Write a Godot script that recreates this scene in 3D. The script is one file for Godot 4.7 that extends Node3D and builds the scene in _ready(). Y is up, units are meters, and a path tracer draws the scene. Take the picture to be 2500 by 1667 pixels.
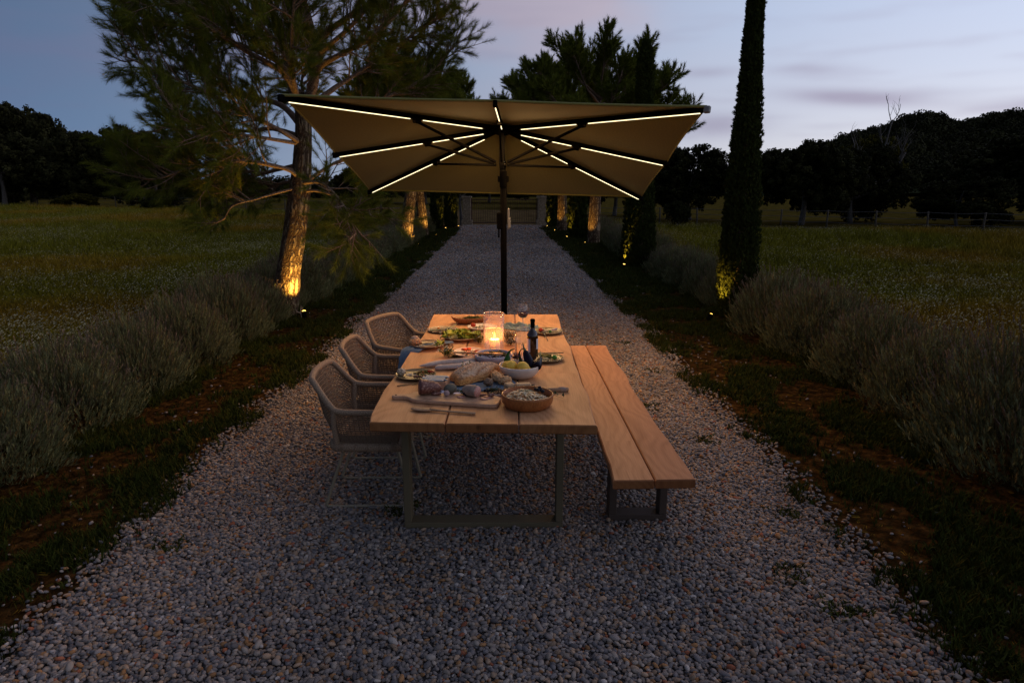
extends Node3D

# An evening table set on a gravel drive between lavender hedges, pines and cypresses.
# World: the camera stands over the origin, the drive runs towards -z, metres, y up.

const TOP := 0.75            # table top
const SMOOTH := 0
const FLAT := 0xFFFFFFFF
var rng := RandomNumberGenerator.new()
var M := {}
var names := {}
const ORD := ["first", "second", "third", "fourth", "fifth", "sixth", "seventh", "eighth", "ninth", "tenth", "eleventh", "twelfth", "thirteenth", "fourteenth", "fifteenth", "sixteenth", "seventeenth", "eighteenth", "nineteenth", "twentieth", "twenty-first", "twenty-second", "twenty-third", "twenty-fourth", "twenty-fifth", "twenty-sixth", "twenty-seventh", "twenty-eighth", "twenty-ninth", "thirtieth", "thirty-first", "thirty-second", "thirty-third", "thirty-fourth", "thirty-fifth", "thirty-sixth"]


func _ready() -> void:
	rng.seed = 20240611
	build_camera()
	build_sky()
	build_sun()
	build_materials()
	build_ground()
	build_gravel()
	build_far_land()
	build_background_trees()
	build_fences()
	build_gate()
	build_driveway_trees()
	build_lavender()
	build_field()
	build_verge_plants()
	build_table()
	build_bench()
	build_chairs()
	build_parasol()
	build_uplights()
	build_tableware()
	build_food()


# ------------------------------------------------------------------ camera, sky, light
func build_camera() -> void:
	var c := Camera3D.new()
	c.name = "camera"
	c.fov = 53.13
	c.near = 0.05
	c.far = 1500.0
	c.position = Vector3(0, 1.91, 0)
	c.rotation = Vector3(deg_to_rad(-12.79), deg_to_rad(-0.499), 0)
	c.current = true
	add_child(c)


func build_sky() -> void:
	var env := Environment.new()
	env.background_mode = Environment.BG_SKY
	env.tonemap_mode = Environment.TONE_MAPPER_LINEAR
	env.tonemap_exposure = 1.0
	env.sdfgi_enabled = true
	env.ssao_enabled = true
	env.ssil_enabled = true
	var pm := PanoramaSkyMaterial.new()
	pm.panorama = ImageTexture.create_from_image(sky_image(1600, 800))
	var sky := Sky.new()
	sky.sky_material = pm
	env.sky = sky
	env.background_energy_multiplier = SKY_ENERGY
	var we := WorldEnvironment.new()
	we.name = "environment"
	we.environment = env
	add_child(we)

const SKY_ENERGY := 1.0

func sky_image(w: int, h: int) -> Image:
	# Dusk: the glow of the set sun lies beyond the frame on the right (azimuth +75), the other side is slate blue.
	var n1 := FastNoiseLite.new(); n1.seed = 5; n1.frequency = 1.0; n1.fractal_octaves = 5
	n1.noise_type = FastNoiseLite.TYPE_SIMPLEX_SMOOTH
	var n2 := FastNoiseLite.new(); n2.seed = 11; n2.frequency = 1.0; n2.fractal_octaves = 4
	var im := Image.create(w, h, false, Image.FORMAT_RGBF)
	var east := Color(0.062, 0.092, 0.165)
	for j in h:
		var e := 90.0 - 180.0 * (j + 0.5) / h
		if e < -1.0:
			im.fill_rect(Rect2i(0, j, w, 1), Color(0.05, 0.05, 0.05))
			continue
		var ee := maxf(e, 0.0)
		for i in w:
			var az := wrapf(360.0 * (i + 0.5) / w, -180.0, 180.0)   # the picture starts straight ahead
			var da := absf(wrapf(az - 80.0, -180.0, 180.0))   # degrees from the glow
			var g := 1.0 - smoothstep(28.0, 126.0, da)
			g *= 1.0 - 0.55 * smoothstep(15.0, 85.0, ee)
			# clear air
			var low := exp(-ee / 9.0)
			var clear_w := Color(0.53, 0.685, 0.99).lerp(Color(0.98, 0.90, 0.86), low)
			clear_w = clear_w.lerp(Color(0.48, 0.53, 0.78), smoothstep(16.0, 40.0, ee))
			var clear_e := east.lerp(Color(0.115, 0.205, 0.360), exp(-ee / 18.0) * (1.0 - 0.45 * smoothstep(115.0, 175.0, da)))
			var c := clear_e.lerp(clear_w, pow(g, 1.15))
			if ee < 75.0:
				# a broad veil of high cloud, lilac where the glow reaches it
				var x := az * 0.030
				var y := ee * 0.075
				var f := n1.get_noise_2d(x * 1.2 + y * 0.5, y * 1.6 - x * 0.35) * 0.5 + 0.5
				var veil := smoothstep(0.36, 0.66, f)
				# the bank above the drive, its lower edge rising to the right
				var bank := smoothstep(-2.5, 4.5, ee - (9.0 + maxf(az - 5.0, 0.0) * 0.36) + 6.0 * (f - 0.5)) * (1.0 - smoothstep(14.0, 32.0, az)) * smoothstep(-44.0, -6.0, az)
				veil = clampf(veil * 0.22 * (1.0 - 0.7 * smoothstep(5.0, 20.0, az)) + bank * (0.35 + 0.75 * f), 0.0, 1.0)
				var cloud := Color(0.125, 0.135, 0.250).lerp(Color(0.74, 0.63, 0.70), pow(g, 0.95))
				c = c.lerp(cloud, veil * 0.9)
				# thin streaks low over the hill
				var s := n2.get_noise_2d(az * 0.055 + 3.1, ee * 0.75) * 0.5 + 0.5
				s = smoothstep(0.52, 0.74, s) * smoothstep(1.0, 4.0, ee) * (1.0 - smoothstep(9.0, 17.0, ee))
				var lens := exp(-pow((az - 26.0) / 4.6, 2.0) - pow((ee - 6.2 + (az - 26.0) * 0.09) / 0.55, 2.0)) + 0.75 * exp(-pow((az - 16.5) / 3.5, 2.0) - pow((ee - 4.6) / 0.9, 2.0)) + 0.5 * exp(-pow((az - 15.5) / 2.4, 2.0) - pow((ee - 8.4) / 0.35, 2.0)) + 0.45 * exp(-pow((az - 22.5) / 2.4, 2.0) - pow((ee - 8.3) / 0.35, 2.0)) + 0.6 * exp(-pow((az - 38.0) / 5.0, 2.0) - pow((ee - 5.2) / 0.5, 2.0))
				s = clampf(s * 0.20 + lens, 0.0, 0.85)
				c = c.lerp(Color(0.14, 0.16, 0.28).lerp(Color(0.42, 0.38, 0.50), g), s)
			im.set_pixel(i, j, c)
	return im


func build_sun() -> void:
	# the last glow of the set sun, broad and faint
	var d := DirectionalLight3D.new()
	d.name = "dusk_glow"
	d.light_color = Color(1.0, 0.80, 0.72)
	d.light_energy = 0.03
	d.light_angular_distance = 25.0
	d.shadow_enabled = true
	d.sky_mode = DirectionalLight3D.SKY_MODE_LIGHT_ONLY
	var from := Vector3(sin(deg_to_rad(80.0)), 0.22, -cos(deg_to_rad(80.0)))
	add_child(d)
	d.look_at_from_position(from * 10.0, Vector3.ZERO, Vector3.UP)


# ------------------------------------------------------------------ names and tags
func numbered(called: String) -> String:
	var n: int = names.get(called, 0)
	names[called] = n + 1
	return called if n == 0 else "%s_%03d" % [called, n]


func tag(o: Node, label: String, category: String, group := "", kind := "") -> Node:
	if label: o.set_meta("label", label)
	if category: o.set_meta("category", category)
	if group: o.set_meta("group", group)
	if kind: o.set_meta("kind", kind)
	return o


func thing(called: String, label: String, category: String, at := Vector3.ZERO, turn := 0.0, group := "") -> Node3D:
	var o := Node3D.new()
	o.name = numbered(called)
	add_child(o)
	o.position = at
	o.rotation.y = turn
	tag(o, label, category, group)
	return o


func obj(called: String, m: Mesh, mt: Material, parent: Node3D, at := Vector3.ZERO) -> MeshInstance3D:
	var o := MeshInstance3D.new()
	o.name = numbered(called) if parent == self else called
	o.mesh = m
	o.material_override = mt
	o.position = at
	parent.add_child(o, true)
	return o


# a thing that is one mesh
func single(called: String, label: String, category: String, m: Mesh, mt: Material, at := Vector3.ZERO, turn := 0.0, group := "") -> MeshInstance3D:
	var o := obj(called, m, mt, self, at)
	o.rotation.y = turn
	tag(o, label, category, group)
	return o


func copy(o: Node3D, called: String, label: String, at: Vector3, turn := 0.0) -> Node3D:
	var c: Node3D = o.duplicate()
	c.name = numbered(called)
	add_child(c)
	c.position = at
	c.rotation.y = turn
	c.set_meta("label", label)
	return c


func scatter(called: String, m: Mesh, mt: Material, where: Array[Transform3D], tints: PackedColorArray, parent: Node3D) -> MultiMeshInstance3D:
	var mm := MultiMesh.new()
	mm.transform_format = MultiMesh.TRANSFORM_3D
	mm.use_colors = tints.size() > 0
	mm.mesh = m
	mm.instance_count = where.size()
	for i in where.size():
		mm.set_instance_transform(i, where[i])
		if tints.size() > 0:
			mm.set_instance_color(i, tints[i])
	var o := MultiMeshInstance3D.new()
	o.name = numbered(called) if parent == self else called
	o.multimesh = mm
	o.material_override = mt
	o.set_meta("kind", "stuff")
	parent.add_child(o, true)
	return o


# ------------------------------------------------------------------ materials
func lin(r: float, g: float, b: float) -> Color:
	return Color(r, g, b).linear_to_srgb()


func mat(c: Color, rough := 0.7, metal := 0.0) -> StandardMaterial3D:
	var m := StandardMaterial3D.new()
	m.albedo_color = c.linear_to_srgb()
	m.roughness = rough
	m.metallic = metal
	return m


func matte(m: StandardMaterial3D, s := 0.12) -> StandardMaterial3D:
	m.metallic_specular = s
	return m


func tinted(c: Color, rough := 0.8) -> StandardMaterial3D:
	var m := mat(c, rough)
	m.metallic_specular = 0.25
	m.vertex_color_use_as_albedo = true
	return m


func ramp(stops: Array) -> Gradient:
	var g := Gradient.new()
	var off := PackedFloat32Array()
	var col := PackedColorArray()
	for s in stops:
		off.append(s[0])
		var c: Color = s[1]
		col.append(c.linear_to_srgb())
	g.offsets = off
	g.colors = col
	return g


func noise_tex(seed_: int, freq: float, stops: Array, size := 512, kind := FastNoiseLite.TYPE_SIMPLEX_SMOOTH, oct := 5) -> NoiseTexture2D:
	var n := FastNoiseLite.new()
	n.seed = seed_
	n.frequency = freq
	n.noise_type = kind
	n.fractal_octaves = oct
	var t := NoiseTexture2D.new()
	t.width = size
	t.height = size
	t.seamless = true
	t.noise = n
	if stops.size() > 0:
		t.color_ramp = ramp(stops)
	return t


func tri(m: StandardMaterial3D, scale: Vector3, world := false, off := Vector3.ZERO) -> StandardMaterial3D:
	m.uv1_triplanar = true
	m.uv1_world_triplanar = world
	m.uv1_scale = scale
	m.uv1_offset = off
	m.uv1_triplanar_sharpness = 4.0
	return m


func noisy(seed_: int, freq: float, stops: Array, scale: Vector3, rough := 0.8, bump := 0.0, size := 512) -> StandardMaterial3D:
	var m := StandardMaterial3D.new()
	m.albedo_texture = noise_tex(seed_, freq, stops, size)
	m.roughness = rough
	tri(m, scale)
	if bump > 0.0:
		m.heightmap_enabled = true
		m.heightmap_scale = bump
		m.heightmap_texture = noise_tex(seed_ + 1, freq * 1.5, [], size)
	return m


func wood_image(seed_: int, light: Color, dark: Color, w: int, h: int, arch: float) -> Image:
	# flat-sawn timber: grain runs along v, growth rings open into long arches
	var n := FastNoiseLite.new(); n.seed = seed_; n.frequency = 1.0; n.fractal_octaves = 3
	var fine := FastNoiseLite.new(); fine.seed = seed_ + 7; fine.frequency = 1.0; fine.fractal_octaves = 2
	var im := Image.create(w, h, false, Image.FORMAT_RGB8)
	for j in h:
		var v := float(j) / h
		for i in w:
			var u := float(i) / w
			var bend := n.get_noise_2d(u * 1.6, v * 1.3)
			var core := (u - 0.5 + 0.22 * n.get_noise_2d(7.0, v * 2.0))
			var ring := sqrt(core * core + 0.02) * 17.0 + arch * sin(v * TAU) * 0.8 + bend * 1.5
			var a := absf(fposmod(ring, 1.0) - 0.32)
			var late := smoothstep(0.42, 0.0, a) * 0.46
			var pores := fine.get_noise_2d(u * 210.0, v * 11.0)
			var tone := 0.5 + 0.5 * n.get_noise_2d(u * 5.0 + 30.0, v * 3.0)
			var k := clampf(late * (0.35 + 0.5 * tone) + 0.38 * pores + 0.50 * (tone - 0.5) + 0.25, 0.0, 1.0)
			im.set_pixel(i, j, light.lerp(dark, k).linear_to_srgb())
	# a few knots
	var r := RandomNumberGenerator.new(); r.seed = seed_ + 3
	for q in 3:
		var cx := r.randi_range(60, w - 60)
		var cy := r.randi_range(60, h - 60)
		for dy in range(-26, 27):
			for dx in range(-9, 10):
				var d := sqrt(pow(dx / 9.0, 2.0) + pow(dy / 26.0, 2.0))
				if d < 1.0:
					var old := im.get_pixel(cx + dx, cy + dy).srgb_to_linear()
					im.set_pixel(cx + dx, cy + dy, old.lerp(dark * 0.45, pow(1.0 - d, 0.8) * 0.85).linear_to_srgb())
	return im


func wood(seed_: int, light: Color, dark: Color, metres := Vector2(0.8, 2.4), w := 512, h := 1024, rough := 0.55, arch := 1.0) -> StandardMaterial3D:
	var m := StandardMaterial3D.new()
	m.albedo_texture = ImageTexture.create_from_image(wood_image(seed_, light, dark, w, h, arch))
	m.roughness = rough
	m.metallic_specular = 0.3
	return tri(m, Vector3(1.0 / metres.x, 1.0 / metres.x, 1.0 / metres.y))


func build_materials() -> void:
	var F := FastNoiseLite.TYPE_CELLULAR
	# timber
	M.oak = wood(3, Color(0.60, 0.300, 0.135), Color(0.34, 0.140, 0.052))
	M.oak.vertex_color_use_as_albedo = true
	M.oak_b = M.oak.duplicate(); M.oak_b.albedo_color = Color(0.95, 0.92, 0.90); M.oak_b.uv1_offset = Vector3(0.37, 0.2, 0.41)
	M.oak_c = M.oak.duplicate(); M.oak_c.uv1_offset = Vector3(0.71, 0.5, 0.77)
	M.oak_d = M.oak.duplicate(); M.oak_d.uv1_offset = Vector3(0.15, 0.1, 0.6); M.oak_d.albedo_color = Color(0.95, 0.93, 0.93)
	M.oak_e = M.oak.duplicate(); M.oak_e.uv1_offset = Vector3(0.55, 0.8, 0.13); M.oak_e.albedo_color = Color(0.90, 0.86, 0.85)
	M.board = wood(17, Color(0.56, 0.32, 0.185), Color(0.32, 0.155, 0.08), Vector2(0.30, 0.30), 256, 256, 0.5, 0.0)
	M.board.uv1_scale = Vector3(2.0, 6.0, 7.0)
	M.acacia = wood(23, Color(0.42, 0.145, 0.040), Color(0.12, 0.032, 0.009), Vector2(0.25, 0.25), 256, 256, 0.32, 1.0)
	M.olive_wood = wood(29, Color(0.42, 0.25, 0.14), Color(0.16, 0.080, 0.035), Vector2(0.2, 0.2), 256, 256, 0.5, 0.6)
	M.bark = matte(pine_bark(41, Color(0.52, 0.38, 0.23), Color(0.060, 0.034, 0.020)))
	M.limb = noisy(43, 0.02, [[0.25, Color(0.10, 0.055, 0.032)], [0.6, Color(0.24, 0.14, 0.08)], [0.85, Color(0.34, 0.23, 0.14)]], Vector3(3, 3, 3), 0.9, 0.6)
	M.grey_bark = noisy(47, 0.02, [[0.3, Color(0.07, 0.055, 0.045)], [0.8, Color(0.20, 0.165, 0.135)]], Vector3(2, 2, 2), 0.95, 0.8)
	# leaves
	M.needle = matte(tinted(Color(0.150, 0.155, 0.018), 0.8)); M.needle.backlight_enabled = true; M.needle.backlight = Color(0.10, 0.12, 0.03)
	M.cypress = matte(tinted(Color(0.050, 0.058, 0.012), 0.8))
	M.leaf = matte(tinted(Color(0.034, 0.031, 0.010), 0.8))
	M.lavender = matte(tinted(Color(0.225, 0.205, 0.105), 0.9))
	M.spike = matte(tinted(Color(0.205, 0.145, 0.095), 0.9))
	M.grass = matte(tinted(Color(0.215, 0.165, 0.016), 0.8))
	M.weed = matte(tinted(Color(0.046, 0.048, 0.009), 0.8))
	M.white_flower = matte(tinted(Color(0.62, 0.54, 0.30), 0.9))
	# ground
	M.field = noisy(51, 0.012, [[0.25, Color(0.055, 0.042, 0.008)], [0.55, Color(0.090, 0.064, 0.012)], [0.8, Color(0.130, 0.080, 0.020)]], Vector3(0.22, 0.22, 0.22), 0.95, 3.0)
	M.field.uv1_world_triplanar = true
	M.soil = noisy(53, 0.02, [[0.2, Color(0.022, 0.011, 0.003)], [0.5, Color(0.042, 0.020, 0.006)], [0.75, Color(0.070, 0.032, 0.009)], [0.95, Color(0.11, 0.054, 0.017)]], Vector3(0.9, 0.9, 0.9), 0.95, 2.5)
	M.soil.uv1_world_triplanar = true
	M.path = noisy(57, 0.05, [[0.2, Color(0.060, 0.050, 0.044)], [0.6, Color(0.125, 0.110, 0.098)], [0.9, Color(0.20, 0.175, 0.155)]], Vector3(2.2, 2.2, 2.2), 0.95, 2.0)
	M.path.uv1_world_triplanar = true
	for k in [M.field, M.soil, M.path]: matte(k, 0.0)
	M.pebble = matte(tinted(Color(1, 1, 1), 0.7), 0.2)
	M.hill = noisy(59, 0.02, [[0.3, Color(0.020, 0.024, 0.010)], [0.8, Color(0.040, 0.042, 0.018)]], Vector3(0.02, 0.02, 0.02), 1.0)
	M.dry_ground = noisy(60, 0.012, [[0.25, Color(0.080, 0.052, 0.020)], [0.8, Color(0.16, 0.098, 0.040)]], Vector3(0.1, 0.1, 0.1), 1.0)
	M.dry_ground.uv1_world_triplanar = true
	for k in [M.hill, M.dry_ground]: matte(k, 0.0)
	# metal and cloth
	M.taupe_metal = matte(mat(Color(0.125, 0.094, 0.052), 0.6), 0.25)
	M.sled = mat(Color(0.25, 0.195, 0.120), 0.5)
	M.bench_metal = matte(mat(Color(0.075, 0.050, 0.036), 0.6), 0.25)
	M.black_metal = matte(mat(Color(0.005, 0.0045, 0.004), 0.8), 0.0)
	M.black_steel = mat(Color(0.012, 0.012, 0.013), 0.30, 0.4)
	M.grey_plastic = mat(Color(0.20, 0.19, 0.17), 0.5)
	M.rope = noisy(61, 0.04, [[0.3, Color(0.21, 0.130, 0.075)], [0.7, Color(0.34, 0.220, 0.130)]], Vector3(9, 9, 9), 0.85, 0.2, 256)
	M.cord = M.rope.duplicate(); M.cord.albedo_color = Color(0.80, 0.78, 0.76)
	M.canopy = weave(Color(0.195, 0.166, 0.030))
	M.blue_cloth = weave(Color(0.085, 0.135, 0.185))
	M.sage_cloth = weave(Color(0.200, 0.250, 0.225))
	M.linen = weave(Color(0.500, 0.390, 0.310))
	M.post = noisy(63, 0.03, [[0.3, Color(0.04, 0.028, 0.016)], [0.8, Color(0.085, 0.062, 0.036)]], Vector3(3, 0.6, 3), 0.9, 0.3, 128)
	M.wire = mat(Color(0.07, 0.062, 0.05), 0.6, 0.3)
	M.stone = noisy(67, 0.02, [[0.2, Color(0.22, 0.150, 0.085)], [0.8, Color(0.36, 0.26, 0.16)]], Vector3(1.5, 1.5, 1.5), 0.95, 0.8, 256)
	M.rust = noisy(69, 0.03, [[0.3, Color(0.06, 0.022, 0.012)], [0.8, Color(0.13, 0.05, 0.025)]], Vector3(3, 3, 3), 0.8, 0.0, 128)
	# glass, wax, lamps
	M.glass = StandardMaterial3D.new()
	M.glass.albedo_color = Color(1, 1, 1, 0.03)
	M.glass.transparency = BaseMaterial3D.TRANSPARENCY_ALPHA
	M.glass.roughness = 0.02
	M.rim_glass = mat(Color(0.75, 0.72, 0.66), 0.05); M.rim_glass.albedo_color.a = 0.45; M.rim_glass.transparency = BaseMaterial3D.TRANSPARENCY_ALPHA
	M.wine = mat(Color(0.030, 0.002, 0.006), 0.05)
	M.bottle = mat(Color(0.030, 0.012, 0.004), 0.06); M.bottle.clearcoat_enabled = true; M.bottle.clearcoat = 0.4; M.bottle.clearcoat_roughness = 0.03
	M.label = noisy(71, 0.1, [[0.3, Color(0.52, 0.51, 0.53)], [0.7, Color(0.62, 0.61, 0.62)]], Vector3(20, 60, 20), 0.8, 0.0, 64)
	M.wax = mat(Color(0.80, 0.70, 0.54), 0.5); M.wax.subsurf_scatter_enabled = true; M.wax.subsurf_scatter_strength = 0.5
	M.flame = glow(Color(1.0, 0.62, 0.22), 9.0)
	M.led = glow(Color(1.0, 0.93, 0.74), 1.9)
	M.lens = glow(Color(1.0, 0.78, 0.34), 6.0)
	# ceramics
	M.bronze_glaze = noisy(73, 0.02, [[0.2, Color(0.105, 0.072, 0.030)], [0.55, Color(0.18, 0.128, 0.058)], [0.85, Color(0.24, 0.18, 0.10)]], Vector3(5, 5, 5), 0.30, 0.0, 256)
	M.clay_glaze = noisy(75, 0.02, [[0.2, Color(0.145, 0.072, 0.036)], [0.8, Color(0.26, 0.150, 0.078)]], Vector3(5, 5, 5), 0.32, 0.0, 256)
	M.white_glaze = noisy(77, 0.02, [[0.2, Color(0.58, 0.47, 0.37)], [0.8, Color(0.66, 0.55, 0.44)]], Vector3(6, 6, 6), 0.35, 0.0, 128)
	M.grey_glaze = noisy(79, 0.02, [[0.2, Color(0.33, 0.33, 0.37)], [0.8, Color(0.46, 0.46, 0.50)]], Vector3(6, 6, 6), 0.35, 0.0, 128)
	# food
	M.any = tinted(Color(1, 1, 1), 0.6)
	M.any_gloss = tinted(Color(1, 1, 1), 0.28)
	M.bread = tinted(Color(1, 1, 1), 0.85)
	M.bread.heightmap_enabled = true; M.bread.heightmap_scale = 0.9; M.bread.heightmap_texture = noise_tex(81, 0.03, [], 256); M.bread.albedo_texture = noise_tex(82, 0.025, [[0.25, Color(0.62, 0.50, 0.40)], [0.5, Color(0.92, 0.88, 0.84)], [0.7, Color(1.0, 1.0, 1.0)]], 256); tri(M.bread, Vector3(7, 7, 7))
	M.lemon = noisy(83, 0.15, [[0.1, Color(0.58, 0.30, 0.02)], [0.5, Color(0.80, 0.47, 0.04)], [0.9, Color(0.84, 0.54, 0.08)]], Vector3(6, 6, 6), 0.45, 0.12, 256)
	M.aubergine = matte(mat(Color(0.012, 0.006, 0.012), 0.25), 0.25)
	M.salami = noisy(85, 0.03, [[0.3, Color(0.095, 0.022, 0.014)], [0.6, Color(0.19, 0.062, 0.036)], [0.85, Color(0.38, 0.23, 0.16)]], Vector3(8, 8, 8), 0.55, 0.15, 256)
	M.sausage_cut = noisy(87, 0.08, [[0.3, Color(0.44, 0.16, 0.11)], [0.6, Color(0.55, 0.25, 0.18)], [0.8, Color(0.66, 0.44, 0.36)]], Vector3(12, 12, 12), 0.5, 0.0, 128)
	M.salami_cut = noisy(88, 0.10, [[0.35, Color(0.07, 0.012, 0.012)], [0.6, Color(0.14, 0.03, 0.025)], [0.8, Color(0.34, 0.19, 0.15)]], Vector3(12, 12, 12), 0.5, 0.0, 128)
	M.skin = noisy(89, 0.03, [[0.3, Color(0.24, 0.155, 0.105)], [0.8, Color(0.38, 0.26, 0.18)]], Vector3(8, 8, 8), 0.7, 0.1, 128)
	M.cheese = noisy(91, 0.06, [[0.2, Color(0.44, 0.27, 0.13)], [0.8, Color(0.58, 0.40, 0.22)]], Vector3(9, 9, 9), 0.7, 0.25, 128)
	M.paper = mat(Color(0.58, 0.54, 0.60), 0.8)
	M.ink = mat(Color(0.05, 0.04, 0.06), 0.8)


func glow(c: Color, e: float) -> StandardMaterial3D:
	var m := mat(c, 0.5)
	m.emission_enabled = true
	m.emission = c
	m.emission_energy_multiplier = e
	return m


func weave(c: Color) -> StandardMaterial3D:
	var m := StandardMaterial3D.new()
	m.albedo_texture = noise_tex(int(c.g * 1000.0), 0.03, [[0.2, c * 0.86], [0.8, c * 1.12]], 256)
	m.roughness = 0.92
	m.rim_enabled = true
	m.rim = 0.25
	return tri(m, Vector3(6, 6, 6))


func pine_bark(seed_: int, plate: Color, crack: Color) -> StandardMaterial3D:
	# long plates parted by dark fissures: cells stretched along the trunk
	var cell := FastNoiseLite.new()
	cell.seed = seed_
	cell.noise_type = FastNoiseLite.TYPE_CELLULAR
	cell.cellular_return_type = FastNoiseLite.RETURN_DISTANCE2_SUB
	cell.cellular_jitter = 1.0
	cell.frequency = 1.0
	var fine := FastNoiseLite.new(); fine.seed = seed_ + 1; fine.frequency = 1.0; fine.fractal_octaves = 4
	var s := 512
	var col := Image.create(s, s, false, Image.FORMAT_RGB8)
	var hgt := Image.create(s, s, false, Image.FORMAT_RGB8)
	for j in s:
		for i in s:
			# wrap the pattern round a cylinder so that it meets itself
			var a := TAU * i / s
			var v := TAU * j / s
			var wob := fine.get_noise_3d(cos(a) * 2.0 + cos(v), sin(a) * 2.0, sin(v) * 2.0) * 0.55
			var d := cell.get_noise_3d(cos(a) * 2.3 + wob + cos(v) * 1.1, sin(a) * 2.3 + wob, sin(v) * 1.5 + wob) * 0.5 + 0.5
			d = cell.get_noise_3d(cos(a) * 2.4 + wob, sin(a) * 2.4 + wob, (sin(v) + 0.6 * cos(v)) * 0.85) + 1.0
			var up := smoothstep(0.10, 0.48, d)
			var k := fine.get_noise_3d(cos(a) * 9.0, sin(a) * 9.0, sin(v) * 9.0 + cos(v) * 5.0)
			var flake := clampf(up * (0.75 + 0.5 * k), 0.0, 1.0)
			col.set_pixel(i, j, crack.lerp(plate, clampf(flake * 0.9 + 0.12 * k, 0.0, 1.0)).linear_to_srgb())
			var g := clampf(up * 0.75 + 0.25 * (k * 0.5 + 0.5), 0.0, 1.0)
			hgt.set_pixel(i, j, Color(g, g, g))
	var m := StandardMaterial3D.new()
	m.albedo_texture = ImageTexture.create_from_image(col)
	m.heightmap_enabled = true
	m.heightmap_texture = ImageTexture.create_from_image(hgt)
	m.heightmap_scale = 5.0
	m.roughness = 0.95
	m.uv1_scale = Vector3(1, 0.85, 1)
	return m


# ------------------------------------------------------------------ mesh tools
func geo(smooth := true) -> SurfaceTool:
	var st := SurfaceTool.new()
	st.begin(Mesh.PRIMITIVE_TRIANGLES)
	st.set_smooth_group(SMOOTH if smooth else FLAT)
	return st


func done(st: SurfaceTool) -> ArrayMesh:
	st.generate_normals()
	return st.commit()


func triangle(st: SurfaceTool, a: Vector3, b: Vector3, c: Vector3) -> void:
	st.add_vertex(a); st.add_vertex(b); st.add_vertex(c)


# a, b, c, d clockwise seen from the front
func quad(st: SurfaceTool, a: Vector3, b: Vector3, c: Vector3, d: Vector3) -> void:
	st.add_vertex(a); st.add_vertex(b); st.add_vertex(c)
	st.add_vertex(a); st.add_vertex(c); st.add_vertex(d)


func quad_uv(st: SurfaceTool, p: Array, u: Array) -> void:
	for k in [0, 1, 2, 0, 2, 3]:
		st.set_uv(u[k])
		st.add_vertex(p[k])


# rows[i][j]: a sheet; closed joins the last column with the first
func sheet(st: SurfaceTool, rows: Array, closed := false, flip := false) -> void:
	for i in rows.size() - 1:
		var n: int = rows[i].size()
		for j in (n if closed else n - 1):
			var k := (j + 1) % n
			if flip:
				quad(st, rows[i][j], rows[i + 1][j], rows[i + 1][k], rows[i][k])
			else:
				quad(st, rows[i][j], rows[i][k], rows[i + 1][k], rows[i + 1][j])


func ring_frame(d: Vector3) -> Array:
	var a := d.cross(Vector3.UP)
	if a.length() < 0.05:
		a = d.cross(Vector3.RIGHT)
	a = a.normalized()
	return [a, a.cross(d).normalized()]


func tube(st: SurfaceTool, pts: Array, rad: Array, sides := 8, cap := true, flat := Vector2.ONE) -> void:
	var rows := []
	var u := Vector3.ZERO
	for i in pts.size():
		var d: Vector3 = (pts[mini(i + 1, pts.size() - 1)] - pts[maxi(i - 1, 0)])
		d = d.normalized()
		if i == 0:
			u = ring_frame(d)[0]
		else:
			u = (u - d * u.dot(d)).normalized()
		var v := u.cross(d)
		var r: float = rad[i] if i < rad.size() else rad[-1]
		var row := []
		for s in sides:
			var a := TAU * s / sides
			row.append(pts[i] + u * cos(a) * r * flat.x + v * sin(a) * r * flat.y)
		rows.append(row)
	sheet(st, rows, true, false)
	if cap:
		for s in sides:
			triangle(st, rows[0][(s + 1) % sides], rows[0][s], pts[0])
			triangle(st, rows[-1][s], rows[-1][(s + 1) % sides], pts[-1])


# profile of Vector2(radius, y) from the bottom up, outside; turned about y
func lathe(st: SurfaceTool, prof: Array, seg := 32, at := Vector3.ZERO, sx := 1.0, sz := 1.0, wob := 0.0) -> void:
	var rows := []
	for p in prof:
		var row := []
		for s in seg:
			var a := TAU * s / seg
			var w := 1.0 + wob * (sin(a * 2.0 + 0.7) + 0.6 * sin(a * 3.0 + 2.0) + 0.3 * sin(a * 5.0))
			row.append(at + Vector3(cos(a) * p.x * sx * w, p.y, sin(a) * p.x * sz * w))
		rows.append(row)
	sheet(st, rows, true, false)


func spline(pts: Array, per: int) -> Array:
	var out := []
	for i in pts.size() - 1:
		var p0: Vector3 = pts[maxi(i - 1, 0)]
		var p1: Vector3 = pts[i]
		var p2: Vector3 = pts[i + 1]
		var p3: Vector3 = pts[mini(i + 2, pts.size() - 1)]
		for k in per:
			out.append(p1.cubic_interpolate(p2, p0, p3, float(k) / per))
	out.append(pts[-1])
	return out


func taper(n: int, a: float, b: float, power := 1.0) -> Array:
	var out := []
	for i in n:
		out.append(lerpf(a, b, pow(float(i) / maxi(n - 1, 1), power)))
	return out


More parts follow.
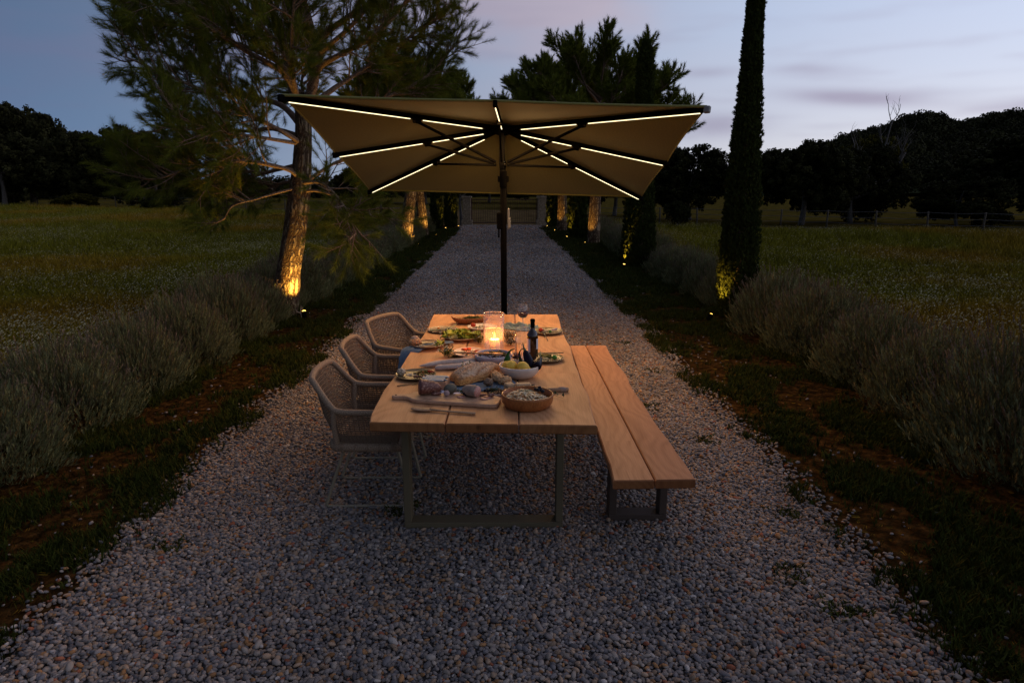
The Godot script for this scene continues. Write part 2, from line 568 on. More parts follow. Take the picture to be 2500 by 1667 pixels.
# a box with chamfered edges
func box(st: SurfaceTool, c: Vector3, size: Vector3, bev := 0.004, b := Basis.IDENTITY) -> void:
	var h := size * 0.5
	bev = minf(bev, minf(h.x, minf(h.y, h.z)) * 0.9)
	for ax in 3:
		for sg in [-1.0, 1.0]:
			var u := (ax + 1) % 3
			var v := (ax + 2) % 3
			var q := []
			for k in [[-1, -1], [1, -1], [1, 1], [-1, 1]]:
				var p := Vector3.ZERO
				p[ax] = sg * h[ax]
				p[u] = k[0] * (h[u] - bev)
				p[v] = k[1] * (h[v] - bev)
				q.append(c + b * p)
			if sg > 0:
				quad(st, q[3], q[2], q[1], q[0])
			else:
				quad(st, q[0], q[1], q[2], q[3])
	# edges and corners, wound by checking against the outward direction
	for ax in 3:
		var u := (ax + 1) % 3
		var v := (ax + 2) % 3
		for su in [-1, 1]:
			for sv in [-1, 1]:
				# the edge along ax between face u(su) and face v(sv)
				var e := []
				for sa in [-1, 1]:
					var p1 := Vector3.ZERO
					p1[ax] = sa * (h[ax] - bev); p1[u] = su * h[u]; p1[v] = sv * (h[v] - bev)
					var p2 := Vector3.ZERO
					p2[ax] = sa * (h[ax] - bev); p2[u] = su * (h[u] - bev); p2[v] = sv * h[v]
					e.append([p1, p2])
				var out := Vector3.ZERO
				out[u] = su; out[v] = sv
				outward(st, [e[0][0], e[0][1], e[1][1], e[1][0]], out, c, b)
	for sx in [-1, 1]:
		for sy in [-1, 1]:
			for sz in [-1, 1]:
				outward(st, [Vector3(sx * h.x, sy * (h.y - bev), sz * (h.z - bev)), Vector3(sx * (h.x - bev), sy * h.y, sz * (h.z - bev)), Vector3(sx * (h.x - bev), sy * (h.y - bev), sz * h.z)], Vector3(sx, sy, sz), c, b)


func outward(st: SurfaceTool, p: Array, out: Vector3, c: Vector3, b: Basis) -> void:
	var n: Vector3 = (p[1] - p[0]).cross(p[2] - p[0])
	var q := []
	for x in p:
		q.append(c + b * x)
	if n.dot(out) > 0.0:
		q.reverse()
	triangle(st, q[0], q[1], q[2])
	if q.size() == 4:
		triangle(st, q[0], q[2], q[3])


# an outline (x, z) extruded from y0 to y1 with a small bevel on the upper and lower edge
func slab(st: SurfaceTool, outline: PackedVector2Array, y0: float, y1: float, bev := 0.004, end_tone := Color.WHITE) -> void:
	var line := outline.duplicate()
	var n := line.size()
	var area := 0.0
	for i in n:
		area += line[i].cross(line[(i + 1) % n])
	if area < 0.0:
		line.reverse()
	var inner := PackedVector2Array()
	for i in n:
		var a := (line[i] - line[(i + n - 1) % n]).normalized()
		var c := (line[(i + 1) % n] - line[i]).normalized()
		var nn := (Vector2(-a.y, a.x) + Vector2(-c.y, c.x)).normalized()
		inner.append(line[i] + nn * bev / maxf(0.5, sqrt(maxf(0.0, (1.0 + a.dot(c)) * 0.5))))
	var rows := []
	for l in [[inner, y0], [line, y0 + bev], [line, y1 - bev], [inner, y1]]:
		var row := []
		for p in l[0]:
			row.append(Vector3(p.x, l[1], p.y))
		rows.append(row)
	for i in n:
		var k := (i + 1) % n
		# sawn ends drink the oil and stay darker than the faces
		st.set_color(end_tone if absf(line[k].x - line[i].x) > 3.0 * absf(line[k].y - line[i].y) else Color.WHITE)
		for j in 3:
			quad(st, rows[j][i], rows[j][k], rows[j + 1][k], rows[j + 1][i])
	st.set_color(Color.WHITE)
	var t := Geometry2D.triangulate_polygon(inner)
	for i in range(0, t.size(), 3):
		var a := inner[t[i]]
		var b := inner[t[i + 1]]
		var c := inner[t[i + 2]]
		if (b - a).cross(c - a) < 0.0:
			var s := b
			b = c
			c = s
		triangle(st, Vector3(a.x, y1, a.y), Vector3(b.x, y1, b.y), Vector3(c.x, y1, c.y))
		triangle(st, Vector3(a.x, y0, a.y), Vector3(c.x, y0, c.y), Vector3(b.x, y0, b.y))


func blob(st: SurfaceTool, c: Vector3, r: Vector3, b := Basis.IDENTITY, seg := 12, rows_n := 8, lump := 0.0, seed_ := 1) -> void:
	var n := FastNoiseLite.new(); n.seed = seed_; n.frequency = 1.1
	var rows := []
	for i in rows_n + 1:
		var t := PI * (float(i) / rows_n) - PI / 2
		var row := []
		for s in seg:
			var a := TAU * s / seg
			var d := Vector3(cos(t) * cos(a), sin(t), cos(t) * sin(a))
			var w := 1.0 + lump * n.get_noise_3dv(d * 1.6)
			row.append(c + b * (d * r * w))
		rows.append(row)
	sheet(st, rows, true, false)


func turned(axis_to: Vector3, spin := 0.0) -> Basis:   # y axis turned to point along axis_to
	var y := axis_to.normalized()
	var f := ring_frame(y)
	var x: Vector3 = f[0]
	var b := Basis(x, y, x.cross(y))
	return b * Basis(Vector3.UP, spin)


func leaf_tri(v: PackedVector3Array, n: PackedVector3Array, c: PackedColorArray, a: Vector3, b: Vector3, d: Vector3, col: Color) -> void:
	var nn := (d - a).cross(b - a).normalized()
	v.append(a); v.append(b); v.append(d)
	for k in 3:
		n.append(nn); c.append(col)


func loose(v: PackedVector3Array, n: PackedVector3Array, c: PackedColorArray) -> ArrayMesh:
	var arr := []
	arr.resize(Mesh.ARRAY_MAX)
	arr[Mesh.ARRAY_VERTEX] = v
	arr[Mesh.ARRAY_NORMAL] = n
	arr[Mesh.ARRAY_COLOR] = c
	var m := ArrayMesh.new()
	m.add_surface_from_arrays(Mesh.PRIMITIVE_TRIANGLES, arr)
	return m


func rv(a: float) -> Vector3:
	return Vector3(rng.randf_range(-a, a), rng.randf_range(-a, a), rng.randf_range(-a, a))


func rdir() -> Vector3:
	var z := rng.randf_range(-1, 1)
	var a := rng.randf_range(0, TAU)
	var s := sqrt(1.0 - z * z)
	return Vector3(s * cos(a), z, s * sin(a))


# ------------------------------------------------------------------ ground
func flat_sheet(x0: float, x1: float, z0: float, z1: float, y: float) -> ArrayMesh:
	var st := geo()
	quad(st, Vector3(x0, y, z0), Vector3(x1, y, z0), Vector3(x1, y, z1), Vector3(x0, y, z1))
	return done(st)


func path_edge(z: float, side: float) -> float:
	var n := 0.03 * sin(z * 1.3 + side) + 0.015 * sin(z * 4.1 + side * 2.0)
	return (-2.09 if side < 0.0 else 1.83 + clampf((z + 19.0) * 0.02, -0.28, 0.0)) + n * 0.8


func build_ground() -> void:
	obj("ground", flat_sheet(-600, 600, -1100, 120, 0.0), M.field, self).set_meta("kind", "structure")
	var st := geo()
	for side in [-1.0, 1.0]:
		var rows := []
		for i in 61:
			var z := 3.0 - 38.0 * i / 60.0
			var outer: float = side * 4.2 + 0.25 * sin(z * 0.9 + side)
			var a := Vector3(side * 1.4, 0.004, z)
			var b := Vector3(outer, 0.004, z)
			rows.append([a, b] if side > 0.0 else [b, a])
		sheet(st, rows, false, true)
	obj("verge_soil", done(st), M.soil, self).set_meta("kind", "structure")
	st = geo()
	var rows := []
	for i in 121:
		var z := 3.0 - 38.0 * i / 120.0
		rows.append([Vector3(path_edge(z, -1.0), 0.008, z), Vector3(path_edge(z, 1.0), 0.008, z)])
	sheet(st, rows, false, true)
	obj("gravel_drive", done(st), M.path, self).set_meta("kind", "structure")
	# the drive and open ground beyond the gate
	var o := obj("far_drive", flat_sheet(-7.0, 6.0, -58.0, -34.9, 0.004), M.dry_ground, self)
	o.set_meta("kind", "structure")


func pebble_mesh(seed_: int, seg: int, rows_n: int) -> ArrayMesh:
	var st := geo()
	blob(st, Vector3.ZERO, Vector3(1.0, 0.58, 0.74), Basis.IDENTITY, seg, rows_n, 0.28, seed_)
	return done(st)


func pebble_tone() -> Color:
	var k := rng.randf()
	var c: Color
	if k < 0.30: c = Color(0.225, 0.185, 0.165)
	elif k < 0.52: c = Color(0.150, 0.132, 0.130)
	elif k < 0.74: c = Color(0.285, 0.230, 0.190)
	elif k < 0.88: c = Color(0.320, 0.215, 0.145)
	elif k < 0.945: c = Color(0.30, 0.150, 0.065)
	elif k < 0.97: c = Color(0.28, 0.095, 0.05)
	else: c = Color(0.40, 0.34, 0.30)
	return c * rng.randf_range(0.70, 1.25)


func build_gravel() -> void:
	var where := [[], [], [], [], []]
	var tints := [[], [], [], [], []]
	var wear := FastNoiseLite.new(); wear.seed = 19; wear.frequency = 0.55; wear.fractal_octaves = 3
	var z := -1.9
	while z > -34.4:
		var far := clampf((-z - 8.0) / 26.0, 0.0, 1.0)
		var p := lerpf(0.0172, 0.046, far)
		var el := path_edge(z, -1.0)
		var er := path_edge(z, 1.0)
		var xl := el - 0.22
		var xr := er + 0.22
		if z > -3.4:   # outside the frame's lower corners nothing is seen
			xl = maxf(xl, z * 0.80 - 0.25)
			xr = minf(xr, -z * 0.80 + 0.25)
		var x := xl
		while x < xr:
			# the stones thin out into the verge
			var out := maxf(el + 0.10 - x, x - er + 0.10)
			if out > 0.0 and rng.randf() < pow(minf(out / 0.32, 1.0), 0.55):
				x += p
				continue
			for layer in 2:
				if layer == 1 and rng.randf() > 0.42:
					continue
				var s := p * 0.70 * rng.randf_range(0.62, 1.28)
				if rng.randf() < 0.05: s *= 1.35
				var b := Basis.from_euler(Vector3(rng.randf_range(-0.5, 0.5), rng.randf_range(0, TAU), rng.randf_range(-0.5, 0.5)))
				b = b.scaled_local(Vector3(s * rng.randf_range(0.85, 1.35), s * rng.randf_range(0.8, 1.15), s))
				var pos := Vector3(x + rng.randf_range(-0.6, 0.6) * p, 0.008 + s * (0.30 + layer * 0.62) + rng.randf() * 0.003, z + rng.randf_range(-0.6, 0.6) * p)
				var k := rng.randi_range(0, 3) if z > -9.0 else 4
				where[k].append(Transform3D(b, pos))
				tints[k].append(pebble_tone() * Color(1.03, 1.0, 0.94) * (1.0 + 0.25 * far + 0.28 * wear.get_noise_2d(x, z * 0.45)))  # far stones tinted paler in place of light missing up the drive
			x += p
		z -= p
	# stray pebbles on the verges
	for i in 1500:
		var side := -1.0 if rng.randf() < 0.5 else 1.0
		var zz := -2.2 - 14.0 * pow(rng.randf(), 1.4)
		var off := pow(rng.randf(), 3.0) * 1.0
		var s := rng.randf_range(0.005, 0.015)
		var b := Basis.from_euler(Vector3(rng.randf_range(-0.4, 0.4), rng.randf_range(0, TAU), rng.randf_range(-0.4, 0.4))).scaled_local(Vector3(s * 1.2, s, s))
		where[0].append(Transform3D(b, Vector3(path_edge(zz, side) + side * off, 0.004 + s * 0.35, zz)))
		tints[0].append(pebble_tone())
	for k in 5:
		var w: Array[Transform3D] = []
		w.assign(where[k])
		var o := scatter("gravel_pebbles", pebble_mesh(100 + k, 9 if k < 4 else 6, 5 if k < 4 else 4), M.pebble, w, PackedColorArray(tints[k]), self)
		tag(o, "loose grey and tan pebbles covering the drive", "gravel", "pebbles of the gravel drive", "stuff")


# ------------------------------------------------------------------ far land
func build_far_land() -> void:
	# the wooded hill on the right
	var n := FastNoiseLite.new(); n.seed = 71; n.frequency = 0.012
	var st := geo()
	var rows := []
	for i in 37:
		var row := []
		for j in 61:
			var x := -40.0 + 460.0 * j / 60.0
			var z := -130.0 - 330.0 * i / 36.0
			row.append(Vector3(x, hill_height(x, z), z))
		rows.append(row)
	sheet(st, rows, false, true)
	obj("hill", done(st), M.hill, self).set_meta("kind", "structure")
	# its woods
	var w: Array[Transform3D] = []
	var t := PackedColorArray()
	var tries := 0
	while w.size() < 4200 and tries < 40000:
		tries += 1
		var x := rng.randf_range(-30.0, 330.0)
		var z := rng.randf_range(-420.0, -135.0)
		var h := hill_height(x, z)
		if h < 0.8 or absf(x) > -z * 0.92 + 20.0:
			continue
		var s := rng.randf_range(1.9, 3.6)
		w.append(Transform3D(Basis(Vector3.UP, rng.randf() * TAU).scaled_local(Vector3(s, s * rng.randf_range(0.75, 1.2), s)), Vector3(x, h + s * 0.55, z)))
		t.append(Color(1, 1, 1) * rng.randf_range(0.5, 1.25))
	tag(scatter("hillside_wood", crown_clump(7, 420, 0.17), M.leaf, w, t, self), "dark wood covering the distant hill", "wood", "", "stuff")
	# low far wood closing the view behind the left field and behind the gate
	w = []
	t = PackedColorArray()
	for i in 420:
		var a := rng.randf_range(-58.0, 16.0)
		var r := rng.randf_range(120.0, 175.0)
		var s := rng.randf_range(1.5, 2.9)
		w.append(Transform3D(Basis(Vector3.UP, rng.randf() * TAU).scaled_local(Vector3(s * 1.2, s, s * 1.2)), Vector3(sin(deg_to_rad(a)) * r, s * 0.55, -cos(deg_to_rad(a)) * r)))
		t.append(Color(1, 1, 1) * rng.randf_range(0.5, 1.2))
	tag(scatter("far_wood", crown_clump(8, 420, 0.17), M.leaf, w, t, self), "low dark wood along the far edge of the fields", "wood", "", "stuff")


func hill_height(x: float, z: float) -> float:
	var az := rad_to_deg(atan2(x, -z))
	var d := sqrt(x * x + z * z)
	var crest := lerpf(0.0, 1.0, smoothstep(10.0, 34.0, az)) * (1.0 + 0.10 * sin(az * 0.5) + 0.05 * sin(az * 1.3))
	var rise := smoothstep(130.0, 260.0, d) * (1.0 - 0.3 * smoothstep(300.0, 460.0, d))
	return 21.0 * crest * rise * (0.95 + 0.05 * sin(x * 0.05)) - 0.6


# a unit crown: leaf-sized faces spread through a lumpy ball
func crown_clump(seed_: int, faces: int, size: float) -> ArrayMesh:
	var r := RandomNumberGenerator.new(); r.seed = seed_
	var n := FastNoiseLite.new(); n.seed = seed_; n.frequency = 1.4
	var v := PackedVector3Array()
	var nn := PackedVector3Array()
	var c := PackedColorArray()
	for i in faces:
		var z := r.randf_range(-0.75, 1.0)
		var a := r.randf() * TAU
		var q := sqrt(maxf(0.0, 1.0 - z * z))
		var d := Vector3(q * cos(a), z, q * sin(a))
		var p := d * (0.80 + 0.35 * n.get_noise_3dv(d * 1.5)) * pow(r.randf(), 0.22)
		var u := Vector3(r.randf_range(-1, 1), r.randf_range(-1, 1), r.randf_range(-1, 1)).normalized()
		var w := u.cross(d).normalized()
		var col := Color(1, 1, 1) * r.randf_range(0.55, 1.3)
		leaf_tri(v, nn, c, p - w * size * 0.5, p + u * size * 0.6, p + w * size * 0.5, col)
		leaf_tri(v, nn, c, p - w * size * 0.5, p + w * size * 0.5, p - u * size * 0.6, col)
	return loose(v, nn, c)


# ------------------------------------------------------------------ broadleaf trees
var crown_kinds := []

func crown_copies(seed_: int, lobes: int, squat: float, count: int) -> MultiMesh:
	# a crown of unit radius and height: clusters of leaves round lobes, with gaps between
	var r := RandomNumberGenerator.new(); r.seed = seed_
	var where := []
	var mm := MultiMesh.new()
	mm.transform_format = MultiMesh.TRANSFORM_3D
	mm.use_colors = true
	mm.mesh = crown_clump(seed_ + 50, 40, 0.42)
	mm.instance_count = count
	var L := []
	for i in lobes:
		var z := r.randf_range(-0.55, 1.0)
		var a := r.randf() * TAU
		var q := sqrt(maxf(0.0, 1.0 - z * z))
		var d := Vector3(q * cos(a), z * squat, q * sin(a)) * r.randf_range(0.45, 0.74)
		L.append([d, r.randf_range(0.20, 0.40)])
	for i in count:
		var l: Array = L[r.randi_range(0, lobes - 1)]
		var z := r.randf_range(-0.8, 1.0)
		var a := r.randf() * TAU
		var q := sqrt(1.0 - z * z)
		var p: Vector3 = l[0] + Vector3(q * cos(a), z * 0.8, q * sin(a)) * l[1] * pow(r.randf(), 0.35)
		var s := r.randf_range(0.05, 0.10)
		mm.set_instance_transform(i, Transform3D(Basis(Vector3(r.randf_range(-1, 1), r.randf_range(-1, 1), r.randf_range(-1, 1)).normalized(), r.randf() * TAU).scaled_local(Vector3.ONE * s), p))
		mm.set_instance_color(i, Color(1, 1, 1) * r.randf_range(0.45, 1.35))
	return mm


func broadleaf(called: String, label: String, group: String, at: Vector3, h: float, rad: float, kind: int, tone := Color(1, 1, 1), low := 0.12) -> Node3D:
	var t := thing(called, label, "tree", at, rng.randf() * TAU, group)
	if crown_kinds.is_empty():
		crown_kinds = [crown_copies(301, 24, 0.95, 1700), crown_copies(302, 30, 0.8, 1800), crown_copies(303, 18, 1.1, 1500)]
	var st := geo()
	var top := h * 0.62
	tube(st, spline([Vector3.ZERO, Vector3(0.1, top * 0.4, 0.05) , Vector3(-0.1, top, 0.1)], 4), taper(9, h * 0.035, h * 0.012), 7)
	for k in 5:
		var a := TAU * k / 5.0 + rng.randf()
		var s := Vector3(0, top * rng.randf_range(0.45, 0.9), 0)
		tube(st, spline([s, s + Vector3(cos(a), 0.4, sin(a)) * rad * 0.3, s + Vector3(cos(a), 0.5, sin(a)) * rad * 0.5], 3), taper(7, h * 0.014, h * 0.004), 5)
	obj("trunk", done(st), M.grey_bark, t)
	var o := MultiMeshInstance3D.new()
	o.name = "crown"
	o.multimesh = crown_kinds[kind]
	var m: StandardMaterial3D = M.leaf.duplicate()
	m.albedo_color = Color(M.leaf.albedo_color.srgb_to_linear() * tone).linear_to_srgb()
	o.material_override = m
	o.set_meta("kind", "stuff")
	var bottom := h * low
	o.position = Vector3(0, bottom + (h - bottom) * 0.43, 0)
	o.scale = Vector3(rad * 1.15, (h - bottom) * 0.60, rad * 1.15)
	t.add_child(o, true)
	return t


func build_background_trees() -> void:
	var warm := Color(1.15, 1.0, 0.75)
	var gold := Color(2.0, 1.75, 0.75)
	# the wood behind the left field
	var left := [[-60.0, -68.0, 11.0, 6.5, 0], [-50.5, -66.0, 12.2, 6.2, 1], [-44.5, -66.0, 10.2, 4.6, 2], [-43.0, -60.0, 7.4, 4.6, 1], [-37.0, -62.0, 7.2, 4.2, 0], [-33.5, -64.0, 7.8, 4.4, 2], [-30.0, -60.0, 6.4, 3.8, 1], [-54.0, -60.0, 7.0, 4.6, 2]]
	for i in left.size():
		var q: Array = left[i]
		broadleaf("oak_tree", "dark leafy oak, %s from the outer end of the wood behind the left fence" % ORD[i], "oaks behind the left field", Vector3(q[0], 0, q[1]), q[2], q[3], q[4], Color(1, 1, 1), -0.06)
	# dark oaks behind the right fence
	var right := [[10.6, -40.0, 4.6, 2.9, 0], [15.0, -35.0, 4.8, 2.6, 1], [18.5, -37.0, 4.5, 2.6, 2], [29.0, -37.0, 5.6, 4.4, 1], [34.0, -36.0, 5.9, 4.6, 0], [22.3, -34.0, 2.6, 2.2, 2], [41.0, -37.0, 6.0, 5.0, 2], [7.2, -46.0, 4.6, 2.6, 1], [3.2, -62.0, 5.8, 4.0, 0], [30.0, -33.0, 3.6, 3.2, 2]]
	for i in right.size():
		var q: Array = right[i]
		broadleaf("oak_tree", "dark evergreen oak, %s in the row behind the right wire fence" % ORD[i], "oaks behind the right field", Vector3(q[0], 0, q[1]), q[2], q[3], q[4], Color(0.8, 0.8, 0.7), -0.06)
	broadleaf("young_tree", "pale yellow green young tree standing between the dark oaks", "", Vector3(27.5, 0, -52.0), 6.2, 2.6, 2, gold, 0.1)
	# trees beyond the gate
	var gate := [[-9.0, -78.0, 6.0, 4.4, 0], [-2.0, -84.0, 5.6, 4.6, 1], [4.5, -80.0, 6.6, 4.4, 2], [-15.5, -82.0, 5.2, 4.2, 1]]
	for i in gate.size():
		var q: Array = gate[i]
		broadleaf("field_tree", "dim round tree beyond the entrance gate, %s from the wood" % ORD[i], "trees beyond the gate", Vector3(q[0], 0, q[1]), q[2], q[3], q[4], warm, 0.02)
	# shrubs at the fences
	var sh := [[-35.0, -57.0, 1.6, 1.9, gold, "yellowing shrub at the foot of the left wood"], [-26.3, -53.5, 1.7, 1.9, Color(0.9, 1, 0.8), "round green shrub beside a left fence post"], [7.7, -31.0, 1.5, 0.75, Color(0.8, 0.9, 0.7), "small upright shrub standing before the right fence"], [-15.5, -37.0, 0.6, 1.3, Color(0.4, 0.4, 0.4), "low dark bush at the far side of the meadow"], [-12.2, -37.5, 0.5, 1.0, Color(0.5, 0.5, 0.4), "flat dark bush nearer the pine trunk in the meadow"]]
	for q in sh:
		var s := thing("shrub", q[5], "shrub", Vector3(q[0], 0, q[1]), rng.randf() * TAU)
		var o := MultiMeshInstance3D.new()
		o.name = "foliage"
		o.multimesh = crown_kinds[1]
		var m: StandardMaterial3D = M.leaf.duplicate()
		m.albedo_color = Color(M.leaf.albedo_color.srgb_to_linear() * q[4]).linear_to_srgb()
		o.material_override = m
		o.set_meta("kind", "stuff")
		o.position.y = q[2] * 0.42
		o.scale = Vector3(q[3], q[2] * 0.6, q[3])
		s.add_child(o, true)
		var st := geo()
		tube(st, [Vector3.ZERO, Vector3(0.03, q[2] * 0.5, 0)], [0.05, 0.02], 5)
		obj("stem", done(st), M.grey_bark, s)
	# the bare tree
	var t := thing("bare_tree", "leafless tree with bare branches rising before the hill", "tree", Vector3(25.0, 0, -48.0))
	var st := geo()
	var r := RandomNumberGenerator.new(); r.seed = 9
	bare_branch(st, r, Vector3.ZERO, Vector3(-0.06, 1, 0), 4.3, 0.17, 0)
	bare_branch(st, r, Vector3(0.3, 1.2, 0), Vector3(0.9, 0.8, 0.1), 3.6, 0.10, 1)
	obj("trunk", done(st), M.grey_bark, t)


func bare_branch(st: SurfaceTool, r: RandomNumberGenerator, at: Vector3, dir: Vector3, length: float, rad: float, depth: int) -> void:
	var pts := [at]
	var d := dir.normalized()
	var p := at
	for k in 5:
		d = (d + Vector3(r.randf_range(-0.22, 0.22), r.randf_range(-0.08, 0.2), r.randf_range(-0.22, 0.22))).normalized()
		p += d * length / 5.0
		pts.append(p)
	tube(st, pts, taper(6, rad, rad * 0.45), 5 if depth < 2 else 3, depth == 0)
	if depth < 4:
		for k in 3 if depth < 3 else 2:
			var f := r.randi_range(2, 5)
			var side := Vector3(r.randf_range(-1, 1), r.randf_range(0.2, 0.9), r.randf_range(-1, 1)).normalized()
			bare_branch(st, r, pts[f], (d + side * 1.1).normalized(), length * r.randf_range(0.45, 0.65), rad * 0.48, depth + 1)


# ------------------------------------------------------------------ fences and gate
func fence(label: String, pts: Array, height: float, called := "wire_fence") -> void:
	var t := thing(called, label, "fence", pts[0])
	var st := geo()
	tube(st, [Vector3.ZERO, Vector3(0, height, 0)], [0.042, 0.034], 8)
	var pm := done(st)
	for p in pts:
		var o := obj("post", pm, M.post, t, p - pts[0])
		o.rotation = Vector3(rng.randf_range(-0.04, 0.04), 0, rng.randf_range(-0.05, 0.05))
	for k in 4:
		st = geo()
		var y := height * (0.22 + 0.245 * k)
		var line := []
		for i in pts.size():
			line.append(pts[i] - pts[0] + Vector3(0, y, 0.05))
			if i < pts.size() - 1:
				line.append((pts[i] + pts[i + 1]) * 0.5 - pts[0] + Vector3(0, y - 0.03, 0.05))
		tube(st, line, [0.009], 4)
		obj("wire", done(st), M.wire, t)


func build_fences() -> void:
	var p := []
	for i in 20:
		var s := i / 19.0
		p.append(Vector3(lerpf(-47.0, -24.5, minf(s * 2.6, 1.0)), 0, lerpf(-64.0, -53.2, minf(s * 2.6, 1.0))) if s * 2.6 <= 1.0 else Vector3(lerpf(-24.5, -3.4, (s * 2.6 - 1.0) / 1.6), 0, lerpf(-53.2, -36.0, (s * 2.6 - 1.0) / 1.6)))
	fence("post and wire fence along the far side of the left meadow", p, 1.12)
	p = []
	for i in 15:
		var s := i / 14.0
		p.append(Vector3(lerpf(2.6, 24.5, s), 0, lerpf(-34.6, -23.6, smoothstep(0.0, 1.0, s) * 0.5 + s * 0.5)))
	fence("thin post and wire fence before the oaks of the right meadow", p, 0.95)


func build_gate() -> void:
	for s in [-1.0, 1.0]:
		var x := -1.95 if s < 0.0 else 1.78
		var t := thing("gate_pillar", "square stone gate pillar under overhanging leaves" if s < 0.0 else "square stone gate pillar nearer the cypresses, clear of leaves", "pillar", Vector3(x, 0, -34.6), 0.0, "gate pillars")
		var st := geo(false)
		box(st, Vector3(0, 0.14, 0), Vector3(0.54, 0.28, 0.54), 0.015)
		obj("plinth", done(st), M.stone, t)
		for k in 5:
			st = geo(false)
			box(st, Vector3(0, 0.28 + 0.108 + k * 0.216, 0), Vector3(0.40 - 0.006 * (k % 2), 0.212, 0.40 - 0.006 * (k % 2)), 0.012)
			obj("stone_block", done(st), M.stone, t)
		st = geo(false)
		box(st, Vector3(0, 1.40, 0), Vector3(0.50, 0.08, 0.50), 0.012)
		obj("cap", done(st), M.stone, t)
		# the gate leaf hung on it
		var g := thing("metal_gate", "low barred metal gate leaf on the leafy pillar" if s < 0.0 else "low barred metal gate leaf on the clear pillar", "gate", Vector3(x - s * 0.22, 0, -34.6), 0.0, "gate leaves")
		var w := 1.60
		st = geo(false)
		for y in [0.14, 1.28]:
			box(st, Vector3(-s * w / 2, y, 0), Vector3(w, 0.045, 0.035), 0.004)
		box(st, Vector3(-s * 0.02, 0.70, 0), Vector3(0.05, 1.28, 0.05), 0.004)
		box(st, Vector3(-s * (w - 0.02), 0.70, 0.003), Vector3(0.04, 1.24, 0.04), 0.004)
		obj("frame", done(st), M.rust, g)
		st = geo(false)
		box(st, Vector3.ZERO, Vector3(0.018, 1.10, 0.018), 0.003)
		var bar := done(st)
		for k in 17:
			obj("bar", bar, M.rust, g, Vector3(-s * (0.09 + k * 0.089), 0.71, 0))
	var g := thing("trellis_post", "slender wooden post beside the leafy gate pillar", "post", Vector3(-2.45, 0, -34.2))
	var st := geo()
	tube(st, [Vector3.ZERO, Vector3(0.02, 1.35, 0)], [0.045, 0.04], 8)
	obj("shaft", done(st), M.post, g)
	st = geo(false)
	box(st, Vector3(0.02, 1.36, 0), Vector3(0.11, 0.03, 0.11), 0.006)
	obj("cap", done(st), M.post, g)


# ------------------------------------------------------------------ pines and cypresses on the drive
func needle_tuft(seed_: int, count: int, length: float, width: float, shoot: float) -> ArrayMesh:
	var r := RandomNumberGenerator.new(); r.seed = seed_
	var v := PackedVector3Array()
	var n := PackedVector3Array()
	var c := PackedColorArray()
	for i in count:
		var a := r.randf() * TAU
		var f := r.randf()
		var open := deg_to_rad(r.randf_range(18.0, 62.0)) * (1.15 - 0.55 * f)
		var d := Vector3(sin(open) * cos(a), sin(open) * sin(a), cos(open))
		var p := Vector3(0, 0, f * shoot)
		var side := d.cross(Vector3(r.randf_range(-1, 1), r.randf_range(-1, 1), r.randf_range(-1, 1))).normalized() * width
		var tip := p + d * length * r.randf_range(0.7, 1.1) + Vector3(0, -0.012, 0)
		leaf_tri(v, n, c, p - side, p + side, tip, Color(1, 1, 1) * r.randf_range(0.65, 1.25))
	return loose(v, n, c)


var tufts := []

